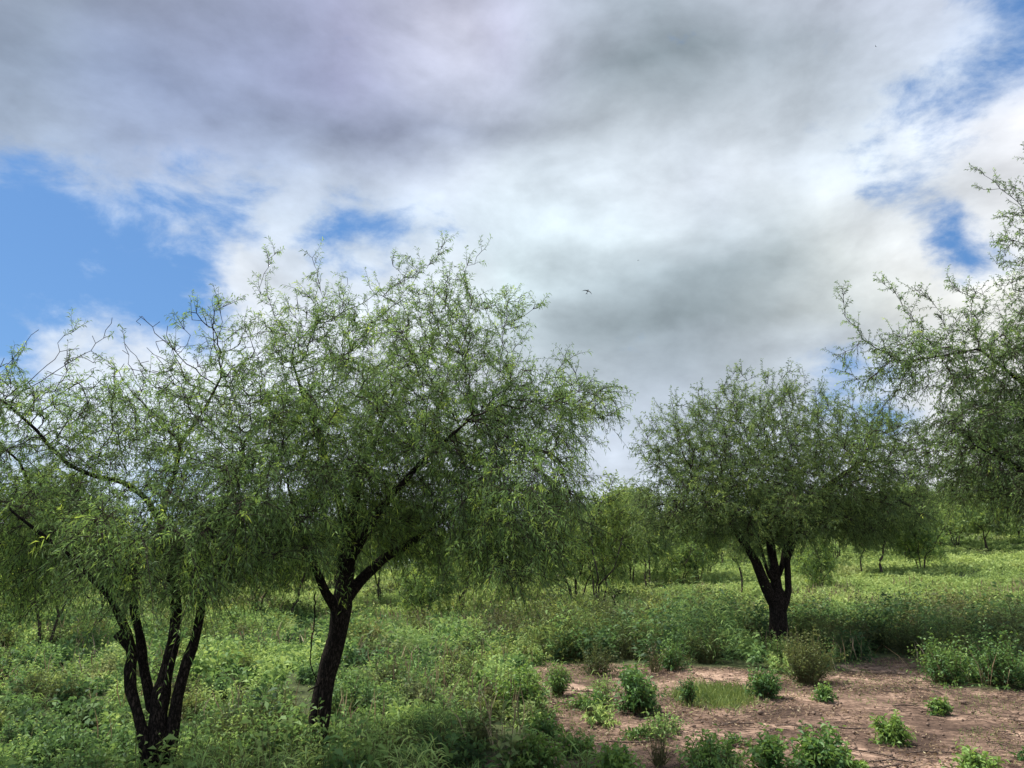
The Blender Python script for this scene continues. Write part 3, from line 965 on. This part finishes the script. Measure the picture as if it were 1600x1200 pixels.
plant_tree(3, 1440, 895, 5.2, 1.1, 'leafy low tree on the rise right of the stout trunk')

FARS = [
    (-60, 60, 0, 'distant tree on the meadow edge beyond the far left side of the picture'), (30, 66, 5, 'distant spreading tree leftmost in the row along the meadow edge'),
    (130, 52, 2, 'distant single-trunk tree behind the left tree, second of the row'), (210, 62, 0, 'distant many-stemmed tree directly behind the stems of the left tree'),
    (290, 48, 5, 'distant spreading tree behind the right stem of the left tree'), (370, 56, 1, 'distant narrow tree midway between the two near trunks'),
    (520, 50, 0, 'distant many-stemmed tree straight behind the leaning trunk'), (560, 66, 2, 'distant single-trunk tree just right of the leaning trunk'),
    (640, 46, 5, 'distant spreading tree seen low beneath the fork branch of the tallest tree'), (700, 60, 1, 'distant narrow tree under the right half of the tallest crown'),
    (760, 50, 0, 'distant many-stemmed tree behind the hanging sprays'), (850, 44, 2, 'distant single-trunk tree left of the small many-stemmed tree'),
    (885, 58, 0, 'far tree showing between the hanging sprays and the small many-stemmed tree'), (980, 52, 5, 'far spreading tree between the two small trees behind the clearing'),
    (1050, 60, 0, 'far many-stemmed tree under the left skirt of the broad round tree'), (1090, 48, 1, 'far narrow tree beneath the left half of the broad round crown'),
    (1130, 66, 2, 'far single-trunk tree just left of the thin leaning tree'), (1250, 58, 5, 'far spreading tree right behind the forked dark trunk'),
    (1310, 66, 0, 'far many-stemmed tree between the low bushy tree and the stout trunk'), (1420, 62, 1, 'far narrow tree right of the stout trunk on the rise'),
    (1455, 74, 5, 'farthest spreading tree on the crest right of the stout trunk'), (1500, 70, 0, 'many-stemmed tree on the crest below the right tree branches'),
    (1548, 66, 2, 'single-trunk tree on the crest near the right edge'), (1600, 72, 5, 'spreading tree on the crest cut by the right edge'),
    (1660, 70, 0, 'many-stemmed crest tree beyond the right side of the picture'), (1720, 60, 2, 'single-trunk crest tree farthest right, beyond the picture')]
rr_ = np.random.default_rng(5)
for px, d, k, lab in FARS:
    if px < 0 or px > 1640:
        continue
    hgt = rr_.uniform(3.8, 5.2) + (1.8 if px > 1240 else 0.6 if px > 840 else 0)
    plant_tree(k, px, 0, hgt, rr_.uniform(0, 6.28), lab, 'trees along the far edge of the meadow', Yd=d)

# far woodland, one mass
def woodland():
    r = np.random.default_rng(77)
    lf = Bag()
    wd = Bag()
    n = 230
    az = np.radians(r.uniform(-48, 48, n)); dist = r.uniform(72, 135, n)
    for a, d in zip(az, dist):
        x, y = math.sin(a) * d, math.cos(a) * d
        z = float(tz(x, y))
        H = r.uniform(3.6, 6.0); R = H * r.uniform(.42, .6)
        m = 900
        u = norm(r.normal(size=(m, 3))) * r.random((m, 1)) ** .35
        blob = norm(r.normal(size=(7, 3))) * [R * .5, R * .5, H * .2]
        c = blob[r.integers(0, 7, m)] + u * [R * .62, R * .62, H * .27] + [x, y, z + H * .55]
        dd = norm(r.normal(size=(m, 3)) + [0, 0, .2]); nn = norm(np.cross(dd, r.normal(size=(m, 3))))
        l = r.uniform(.25, .5, (m, 1)); w = l * .35
        lf.quads(np.stack([c - dd * l / 2, c + nn * w / 2, c + dd * l / 2, c - nn * w / 2], 1), np.clip(r.normal(r.uniform(.3, .6), .18, m), 0, 1))
    o = lf.build('woodland', M_ACACIA_FAR)
    tag(o, 'far line of low green woodland closing the meadow', 'woodland', kind='stuff')


woodland()

# ------------------------------------------------------------------ low plants
def dome(r, cx, cy, R, H, nsh, nleaf, llen, lwid, wood, leaf, tint, upr=0.9, base=None, tw=0.004, K=4, start=0.2, droop=(0.0, 0.35), zfun=None, tv=0.22):
    """leafy bushes: shoots fan out from each centre (arrays allowed) to fill a dome"""
    cx, cy, R, H, tint = [np.atleast_1d(np.asarray(v, float)) for v in (cx, cy, R, H, tint)]
    n = max(len(cx), len(R), len(H))
    cx, cy, R, H, tint = [np.broadcast_to(v, (n,)) for v in (cx, cy, R, H, tint)]
    cx, cy, R, H, tint = [np.repeat(v, nsh) for v in (cx, cy, R, H, tint)]
    m = len(cx)
    a = r.random(m) * 6.283
    el = np.arccos(r.random(m) * 0.97) if upr is None else np.clip(np.abs(r.normal(0, upr, m)), 0, 1.45)
    dirx, diry, dz = np.cos(a) * np.sin(el), np.sin(a) * np.sin(el), np.cos(el)
    rad = r.random(m) ** .5 * R * 0.35
    O = np.stack([cx + np.cos(a) * rad, cy + np.sin(a) * rad, np.zeros(m)], 1)
    O[:, 2] = (zfun or tz)(O[:, 0], O[:, 1]) - 0.01
    E_ = np.stack([dirx * R, diry * R, dz * H], 1) * r.uniform(.75, 1.15, (m, 1))
    L = np.linalg.norm(E_, axis=1)
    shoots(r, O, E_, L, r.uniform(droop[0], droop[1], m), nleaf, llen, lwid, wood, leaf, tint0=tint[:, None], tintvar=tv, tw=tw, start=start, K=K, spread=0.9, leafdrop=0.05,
           tipbright=0.62, wiggle=0.18)


def shrub(name, px, py, wpx, hpx, label, seed, nsh=60, nleaf=12, llen=.07, lwid=.026, mat=None, tint=.5, upr=.75, start=.15, group=None, tall=None, cat='shrub', droop=(0, .3)):
    r = np.random.default_rng(seed)
    g = G(px, py)
    dep = (g - EYE) @ FWD
    R, H = wpx * dep / F / 2, hpx * dep / F
    root = thing(name, g, label, cat, group)
    wd, lf = Bag(), Bag()
    dome(r, g[0], g[1], R, H, nsh, nleaf, llen, lwid, wd, lf, tint, upr=upr, start=start, K=5, droop=droop, tw=.0045)
    if tall:
        k = tall
        O = np.repeat(g[None], k, 0) + np.c_[r.normal(size=(k, 2)) * R * .3, np.zeros(k)]
        shoots(r, O, np.array([0, 0, 1.]) + r.normal(size=(k, 3)) * .22, r.uniform(1.0, 1.45, k) * H, 0.05, 8, llen * .7, lwid * .7, wd, lf, tint0=tint + .2, tw=.004, start=.5)
    wd.build('stems', M_STEM, root, g)
    lf.build('foliage', mat or M_SHRUB, root, g)
    return root


SG = 'young shrubs on and around the bare soil'
shrub('shrub', 998, 1112, 62, 62, 'dense dark green leafy shrub with thin stalks above it, middle of the clearing edge', 1, 130, 13, .085, .036, tint=.42, upr=.7, group=SG, tall=9)
shrub('shrub', 1196, 1088, 52, 42, 'rounded dark green shrub on the pale soil in front of the broad round tree', 2, 110, 12, .075, .028, tint=.38, group=SG, tall=4)
shrub('shrub', 1289, 1094, 27, 23, 'small round green shrub alone on the bare soil', 3, 60, 10, .07, .028, tint=.62, group=SG)
shrub('shrub', 1470, 1115, 32, 24, 'tiny compact green shrub on bare soil near the right edge', 4, 60, 10, .065, .026, tint=.60, group=SG)
shrub('shrub', 1394, 1158, 50, 40, 'light yellow-green shrub alone in front on the bare soil', 5, 90, 12, .075, .026, tint=.82, upr=.9, group=SG)
shrub('shrub', 1285, 1206, 90, 66, 'large leafy shrub with pale drooping leaves at the bottom edge', 6, 150, 13, .085, .030, tint=.5, upr=.8, group=SG)
shrub('shrub', 1204, 1210, 60, 60, 'upright green shrub left of the large bottom edge shrub', 7, 90, 13, .08, .030, tint=.58, upr=.6, group=SG)
shrub('shrub', 1118, 1212, 110, 62, 'wide pale green open shrub at the bottom edge on brown soil', 8, 110, 11, .07, .028, tint=.6, upr=.8, group=SG)
shrub('shrub', 962, 1222, 70, 55, 'bright green glossy shrub at the bottom edge left of the bare soil', 9, 100, 12, .085, .032, tint=.74, group=SG)
shrub('shrub', 1530, 1212, 80, 38, 'bright green seedling cluster at the bottom right corner', 10, 60, 10, .08, .032, tint=.8, group=SG)
shrub('shrub', 1340, 1212, 34, 22, 'tiny light green sprout at the bottom edge', 11, 40, 9, .07, .028, tint=.8, group=SG)
shrub('shrub', 1615, 1190, 40, 22, 'dark green plant cut by the right edge on pale soil', 12, 40, 9, .07, .028, tint=.4, group=SG)
shrub('shrub', 1076, 1100, 26, 40, 'slim dark sapling with a tall thin shoot beside the grass patch', 13, 60, 9, .06, .024, tint=.35, upr=.5, group=SG, tall=4)
shrub('shrub', 925, 1105, 80, 26, 'low spreading green shrub left of the dense dark shrub', 14, 110, 9, .07, .026, tint=.62, upr=1.0, group=SG)
shrub('shrub', 935, 1052, 64, 46, 'dark twiggy shrub at the back edge of the clearing', 15, 90, 10, .06, .024, tint=.28, group=SG, mat=M_SHRUB_OLIVE)
shrub('shrub', 1262, 1066, 96, 76, 'tall olive brown shrub where the thicket meets the bare soil', 16, 190, 15, .065, .022, tint=.5, group=SG, mat=M_SHRUB_OLIVE, upr=.65)
shrub('shrub', 1052, 1046, 50, 44, 'mid green shrub at the back edge of the clearing under the forked trunk', 17, 90, 11, .07, .028, tint=.5, group=SG)
shrub('shrub', 1478, 1066, 90, 66, 'broad green shrub at the edge of the thicket on the right', 18, 160, 13, .075, .028, tint=.6, group=SG)
shrub('shrub', 1565, 1072, 90, 80, 'tall dark green shrub of the thicket near the right edge', 19, 160, 14, .07, .026, tint=.42, group=SG)
shrub('shrub', 815, 1118, 80, 74, 'bright green herbaceous shrub at the left edge of the bare soil', 20, 150, 13, .085, .028, tint=.62, group=SG)
shrub('shrub', 872, 1085, 50, 50, 'grassy light green shrub at the left back corner of the clearing', 21, 90, 12, .09, .016, tint=.66, upr=.6, group=SG)
shrub('shrub', 1600, 1030, 110, 90, 'very dark shrub behind the thicket edge at the right edge', 22, 160, 13, .07, .026, tint=.25, group=SG, mat=M_SHRUB_OLIVE)
shrub('shrub', 838, 1206, 90, 58, 'bushy green shrub at the bottom edge where the herbs meet the bare soil', 26, 120, 12, .08, .028, tint=.72, group=SG)
shrub('shrub', 900, 1178, 66, 34, 'low pale green weed clump on brown soil near the bottom edge', 27, 80, 9, .07, .026, tint=.66, upr=1.0, group=SG)
shrub('shrub', 848, 1150, 56, 34, 'small ragged shrub at the left side of the bare soil', 28, 60, 10, .075, .026, tint=.5, upr=.9, group=SG, tall=5)
shrub('shrub', 1000, 1150, 50, 16, 'flat creeping weed in front of the dense dark shrub', 29, 46, 7, .06, .024, tint=.55, upr=1.25, group=SG)
shrub('shrub', 1150, 1160, 44, 12, 'thin creeping weed on the brown soil right of centre', 30, 34, 6, .05, .02, tint=.5, upr=1.3, group=SG)
shrub('grass_tuft', 925, 1128, 30, 28, 'yellow-green grass tuft on the brown soil', 23, 70, 1, .02, .008, tint=.9, upr=.45, group=None, cat='grass tuft')
shrub('grass_tuft', 1024, 1050, 44, 46, 'tuft of tall dry straw behind the dense dark shrub', 24, 40, 3, .05, .008, tint=.6, upr=.35, mat=M_DRY, cat='grass tuft')
shrub('dry_plant', 1030, 1195, 50, 60, 'dry reddish leafless weed stalks on the brown soil at the bottom', 25, 46, 2, .04, .008, tint=.15, upr=.5, mat=M_DRY, cat='dry plant')

# dead stake left of the broad round tree
g = G(961, 962)
st = thing('dead_stump', g, 'short dead forked stake standing in the herbs behind the clearing', 'stump')
bg = Bag()
c = resample([(0, 0, -.1), (.01, 0, .3), (-.02, 0, .55), (.02, 0, .72)], .06)
bg.tubes(c[None], np.linspace(.055, .035, len(c))[None], 7)
c = resample([(-.01, 0, .5), (-.10, .02, .68)], .05)
bg.tubes(c[None], np.linspace(.03, .02, len(c))[None], 6)
bg.build('trunk', M_BARK, st, smooth=True)


def in_view(x, y, m=5.0):
    return np.abs(np.degrees(np.arctan2(x, y + 0.8))) < 36.5 + m


def scatter(r, y0, y1, dens):
    half = y1 * 0.95 + 1.5
    n = int(dens * 2 * half * (y1 - y0))
    x = r.uniform(-half, half, n); y = r.uniform(y0, y1, n)
    k = in_view(x, y)
    return x[k], y[k]


def herbs():
    r = np.random.default_rng(99)
    wd, lf = Bag(), Bag()
    total = 0
    for y0, y1, dens, nsh, nleaf, ll, lw, Rm, Hm in [(4.5, 8, 3.8, 30, 10, .085, .028, .38, .38), (8, 14, 5.0, 30, 11, .082, .028, .36, .42), (14, 20, 4.6, 26, 11, .095, .034, .38, .46),
                                                     (20, 30, 4.0, 22, 10, .11, .040, .42, .44)]:
        x, y = scatter(r, y0, y1, dens)
        c = signed_clear(x, y)
        edge = np.clip(-c / 0.9, 0, 1)
        mixed = (c > 0) & (x < 2.4) & (r.random(len(x)) < .10)
        k = (c < -0.05) | mixed
        x, y, c, edge = x[k], y[k], c[k], np.where(c[k] > 0, .35, edge[k])
        wedge = (np.abs(x / np.maximum(y, 1) - T4B[0] / T4B[1]) < .045) & (y < T4B[1] + .3) & (y > T4B[1] - 4)
        nz = noise2(x + 70, y + 70, 2.6, 5, 3)
        n2 = noise2(x + 30, y + 170, 1.1, 8, 2)
        belt = np.clip((x - 0.4) / 1.5, 0, 1) * np.clip((y - 15.5) / 1.5, 0, 1) * np.clip((27 - y) / 5, 0, 1)
        belt = np.where(wedge, 0, belt)
        s = np.where(wedge, .85, 1) * (0.35 + 1.5 * nz ** 1.3) * (0.55 + .45 * edge) * r.uniform(.6, 1.45, len(x))
        H = Hm * s * (1 + belt * 1.15)
        R = Rm * (0.7 + .5 * n2) * (0.6 + .4 * edge) * (1 + belt * .35)
        tint = .5 + .5 * (nz - .5) + .6 * (n2 - .5) + r.normal(size=len(x)) * .15 - .34 * belt - .10
        n3 = noise2(x + 210, y + 15, 1.6, 19, 3) + r.normal(size=len(x)) * .06
        for lo, hi, nl, l2, w2, dt, hm, up_, ns in [(-9, .44, nleaf, ll, lw, 0, 1, .85, nsh), (.44, .56, nleaf - 2, ll * .75, lw * .75, .16, .9, .9, int(nsh * 1.25)),
                                                    (.56, .66, max(5, nleaf - 4), ll * 1.55, lw * 1.7, -.12, 1.15, .7, int(nsh * .7)), (.66, 9, 4, ll * 2.6, lw * .45, .12, 1.1, .55, int(nsh * 1.2))]:
            q = (n3 >= lo) & (n3 < hi)
            if q.any():
                dome(r, x[q], y[q], R[q], H[q] * hm, ns, nl, l2, w2, wd if y0 < 14 else None, lf, tint[q] + dt, upr=up_, K=3, start=.12, tv=.12)
    o = lf.build('undergrowth', M_HERB)
    tag(o, 'knee-high green leafy herbs covering the ground around the clearing', 'undergrowth', kind='stuff')
    w = wd.build('stems', M_STEM, o)
    w['kind'] = 'stuff'
    print('herb leaves', sum(len(f) for f in lf.F4))


def meadow():
    r = np.random.default_rng(98)
    lf = Bag()
    for y0, y1, dens, nsh, nleaf, ll, lw, R, H in [(29, 45, 2.6, 18, 9, .14, .05, .5, .40), (45, 75, 1.3, 14, 8, .24, .08, .7, .38), (75, 130, .45, 10, 7, .50, .16, 1.1, .4)]:
        x, y = scatter(r, y0, y1, dens)
        nz = noise2(x + 70, y + 70, 7, 5, 3)
        tint = .5 + 1.0 * (nz - .5) + r.normal(size=len(x)) * .12
        Hh = H * (.4 + 1.2 * noise2(x, y, 4.0, 15, 2)) * r.uniform(.6, 1.4, len(x))
        dome(r, x, y, R, Hh, nsh, nleaf, ll, lw, None, lf, tint, upr=.9, K=3, tv=.12)
    o = lf.build('meadow', M_MEADOW)
    tag(o, 'sunlit yellow-green grass and herbs of the far meadow', 'meadow', kind='stuff')
    print('meadow leaves', sum(len(f) for f in lf.F4))


def thicket():
    """the taller bushes behind the clearing and the scattered ones in the herbs on the left"""
    r = np.random.default_rng(97)
    wd, lf = Bag(), Bag()
    for (x0, x1, y0, y1, dens, H0, H1, R0, R1, nsh, nl, ll, lw) in [(0.6, 17, 16.6, 21, 1.9, .75, 1.35, .45, .7, 90, 11, .075, .030), (-1, 22, 20, 27, 1.1, .7, 1.3, .45, .8, 60, 11, .10, .040),
                                                                   (-14, 3, 9, 15, .45, .38, .62, .3, .5, 70, 11, .070, .024), (-22, 3, 15, 28, .40, .4, .75, .35, .7, 55, 11, .10, .034),
                                                                   (-30, 40, 28, 55, .12, .4, .8, .5, .9, 40, 10, .18, .07)]:
        n = int(dens * (x1 - x0) * (y1 - y0))
        x = r.uniform(x0, x1, n); y = r.uniform(y0, y1, n)
        k = (signed_clear(x, y) < -.45) & in_view(x, y)
        k &= ~((np.abs(x / np.maximum(y, 1) - T4B[0] / T4B[1]) < .05) & (y < T4B[1] + .5))
        k &= ~((x > 9) & (y > 28))
        x, y = x[k], y[k]
        n = len(x)
        nz = noise2(x + 11, y + 77, 3.0, 52, 2)
        H = r.uniform(H0, H1, n) * (.6 + .8 * nz); R = r.uniform(R0, R1, n)
        dome(r, x, y, R, H, nsh, nl, ll, lw, wd if y0 < 17 else None, lf, r.normal(.22, .2, n) + .4 * (nz - .5), upr=.7, K=4, start=.12, tv=.18, tw=.004)
    o = lf.build('thicket', M_THICKET)
    tag(o, 'waist-high dark and olive green bushes massed behind the clearing', 'bushes', kind='stuff')
    w = wd.build('stems', M_STEM, o)
    w['kind'] = 'stuff'
    print('thicket leaves', sum(len(f) for f in lf.F4))


def tall_stalks():
    """dry stalks and grass blades standing above the herbs"""
    r = np.random.default_rng(96)
    x, y = scatter(r, 9.5, 40, 11)
    nz = noise2(x + 41, y + 7, 2.2, 62, 3)
    k = (signed_clear(x, y) < 0.2) & (nz > .55)
    x, y = x[k], y[k]
    n = len(x)
    lf = Bag()
    h = r.uniform(.30, .75, (n, 1)); d = norm(np.array([0, 0, 1.]) + r.normal(size=(n, 3)) * .22)
    w = norm(np.cross(d, r.normal(size=(n, 3)))) * (.004 + .0004 * y[:, None])
    b0 = np.stack([x, y, tz(x, y)], 1)
    mid = b0 + d * h * .6; tip = b0 + d * h + r.normal(size=(n, 3)) * [.1, .1, .02] * h
    lf.quads(np.stack([b0 - w, mid - w, tip, mid + w], 1), np.clip(r.normal(.5, .25, n), 0, 1))
    tag(lf.build('dry_stalks', M_DRY), 'straw-coloured dry grass stalks standing in the green herbs', 'dry grass', kind='stuff')


herbs()
meadow()
thicket()
tall_stalks()


def blades(name, r, x, y, h, w, mat, label, cat, lean=.35, tint=.5):
    lf = Bag()
    n = len(x)
    z = tz(x, y) - signed_clear(x, y).clip(0, .5) * .06
    b0 = np.stack([x, y, z], 1)
    d = norm(np.array([0, 0, 1.]) + r.normal(size=(n, 3)) * lean)
    s = norm(np.cross(d, r.normal(size=(n, 3)))) * w
    hh = h * r.uniform(.5, 1.3, (n, 1))
    mid = b0 + d * hh * .55
    tip = b0 + d * hh + r.normal(size=(n, 3)) * hh * .2
    lf.quads(np.stack([b0 - s * .5, mid - s * .4, tip, mid + s * .4], 1), np.clip(r.normal(tint, .2, n), 0, 1))
    o = lf.build(name, mat)
    tag(o, label, cat, kind='stuff')
    return o


r = np.random.default_rng(55)
gc = G(1120, 1086)
n = 4500
a = r.random(n) * 6.283; q = r.random(n) ** .75
q = q * (0.45 + 1.0 * noise2(np.cos(a) * 3 + 9, np.sin(a) * 3 + 9, 1.0, 4, 3))
q = np.where(r.random(n) < .25, q * r.uniform(.9, 1.7, n), q)
x = gc[0] + np.cos(a) * q * .72 + np.sin(a) * q * .2; y = gc[1] + np.sin(a) * q * 1.1
blades('grass_patch', r, x + r.normal(size=n) * .04, y + r.normal(size=n) * .10, .12, .017, M_GRASS, 'oval patch of short green grass on the bare soil beside the slim sapling', 'grass patch', .5)

# weeds, seedlings and dead twigs strewn on the bare soil
def clearing_points(r, n, lo=0.05):
    x = r.uniform(-1, 16, n * 4); y = r.uniform(6.5, 19, n * 4)
    c = signed_clear(x, y)
    k = (c > lo) & in_view(x, y)
    return x[k][:n], y[k][:n]


x, y = clearing_points(r, 16000)
nz = noise2(x + 20, y + 40, 1.3, 31, 3)
k = (nz > .52) | ((x < 2.6) & (nz > .40))
blades('low_weeds', r, x[k], y[k], .06, .012, M_GRASS, 'thin scattered weeds on the bare soil', 'weeds', .8, .45)


def litter():
    r = np.random.default_rng(66)
    x, y = clearing_points(r, 5200, -0.1)
    nz = noise2(x + 120, y + 40, 1.1, 41, 3)
    k = nz > .47
    x, y = x[k], y[k]
    n = len(x)
    bg = Bag()
    L = r.uniform(.03, .16, n) * np.where(r.random(n) < .06, 4, 1)
    a = r.random(n) * 6.283
    K = 4
    t = np.linspace(-.5, .5, K)
    dx = np.cos(a)[:, None] * t * L[:, None] + r.normal(size=(n, K)) * L[:, None] * .06
    dy = np.sin(a)[:, None] * t * L[:, None] + r.normal(size=(n, K)) * L[:, None] * .06
    X, Y_ = x[:, None] + dx, y[:, None] + dy
    Z = tz(X, Y_) - .012 + np.abs(r.normal(size=(n, K))) * .012
    C = np.stack([X, Y_, Z], -1)
    rad = np.broadcast_to((.0025 + L * .012)[:, None], (n, K))
    bg.tubes(C, rad, 4)
    o = bg.build('twig_litter', M_LITTER)
    tag(o, 'dead twigs and stalks strewn over the bare soil', 'twig litter', kind='stuff')


litter()


def debris():
    r = np.random.default_rng(67)
    lf = Bag()
    x, y = clearing_points(r, 26000, -0.1)
    nz = noise2(x + 220, y + 90, .9, 43, 3)
    k = nz > .46
    x, y = x[k], y[k]
    n = len(x)
    c = np.stack([x, y, tz(x, y) - .012 + r.random(n) * .02], 1)
    d = norm(r.normal(size=(n, 3)) * [1, 1, .35]); w = norm(np.cross(d, r.normal(size=(n, 3)) * [.3, .3, 1]))
    l = r.uniform(.008, .03, (n, 1))
    lf.quads(np.stack([c - d * l, c + w * l * .45, c + d * l, c - w * l * .45], 1), np.clip(r.normal(.25, .3, n), 0, 1))
    tag(lf.build('leaf_litter', M_DRY), 'small dead leaves and crumbs lying on the bare soil', 'leaf litter', kind='stuff')
    # clods of earth
    x, y = clearing_points(r, 600, 0)
    n = len(x)
    s_ = r.uniform(.008, .030, n) * np.where(r.random(n) < .05, 1.8, 1)
    bg = Bag()
    t = np.linspace(-1, 1, 5)
    C = np.stack([x[:, None] + t * s_[:, None], np.repeat(y[:, None], 5, 1), np.repeat((tz(x, y) - .012)[:, None], 5, 1) + .3 * s_[:, None]], -1)
    R = s_[:, None] * np.array([.15, .75, .95, .7, .15])[None] * r.uniform(.7, 1.1, (n, 5))
    bg.tubes(C, R, 6)
    tag(bg.build('clods', M_CLOD, smooth=True), 'small clods and pebbles on the bare soil', 'clods', kind='stuff')


debris()

# ------------------------------------------------------------------ birds
def bird(px, py, D, span, label, az, bank, sweep):
    c = EYE + ray(px, py) * D
    me_v, me_f = [], []
    # body: a spindle of rings along y, with swept tapering wings and a forked tail welded on as one mesh
    S = span
    bg = Bag()
    t = np.linspace(0, 1, 9)
    ctr = np.stack([np.zeros(9), (0.5 - t) * S * .55, np.zeros(9)], 1)
    rad = S * .055 * np.array([.05, .6, .85, 1, .95, .75, .5, .3, .12])
    bg.tubes(ctr[None], rad[None], 8)
    for sgn in (-1, 1):
        k = np.linspace(0, 1, 6)
        w = np.stack([sgn * k * S * .5, S * .10 - sweep * S * k ** 1.6 * .3, S * .10 * np.sin(k * 2.2)], 1)
        ch = S * .13 * (1 - k) ** .6 + S * .012
        up_, lo_ = w + np.array([0, 0, .004 * S]), w - np.array([0, 0, .004 * S])
        back = np.stack([np.zeros(6), -ch, np.zeros(6)], 1)
        for A, B_ in ((up_, up_ + back), (lo_ + back, lo_)):
            bg.quads(np.stack([A[:-1], A[1:], B_[1:], B_[:-1]], 1), .5)
        ta = np.array([[0, -S * .18, 0], [sgn * S * .03, -S * .20, 0], [sgn * S * .09, -S * .46, 0], [0, -S * .30, 0]])
        bg.quads(ta[None], .5); bg.quads((ta - [0, 0, .003 * S])[::-1][None], .5)
    m, N, L = new_mat('bird_feather')
    p = N.new('ShaderNodeBsdfPrincipled'); p.inputs['Base Color'].default_value = (.006, .007, .010, 1); p.inputs['Roughness'].default_value = .7
    o_ = N.new('ShaderNodeOutputMaterial'); L.new(p.outputs[0], o_.inputs[0])
    o = bg.build('bird', m)
    o.location = c
    o.rotation_euler = (bank[0], bank[1], az)
    tag(o, label, 'bird')


bird(918, 455, 22, .30, 'dark swallow-like bird in flight with spread wings, lowest and largest of the birds', math.radians(0), (math.radians(70), math.radians(20)), 1.2)
bird(1368, 72, 45, .28, 'tiny bird high in the sky near the top right', math.radians(-50), (math.radians(-20), math.radians(70)), .6)
bird(997, 407, 60, .22, 'tiny speck of a bird just above and right of the largest bird', math.radians(90), (math.radians(-10), math.radians(10)), .6)
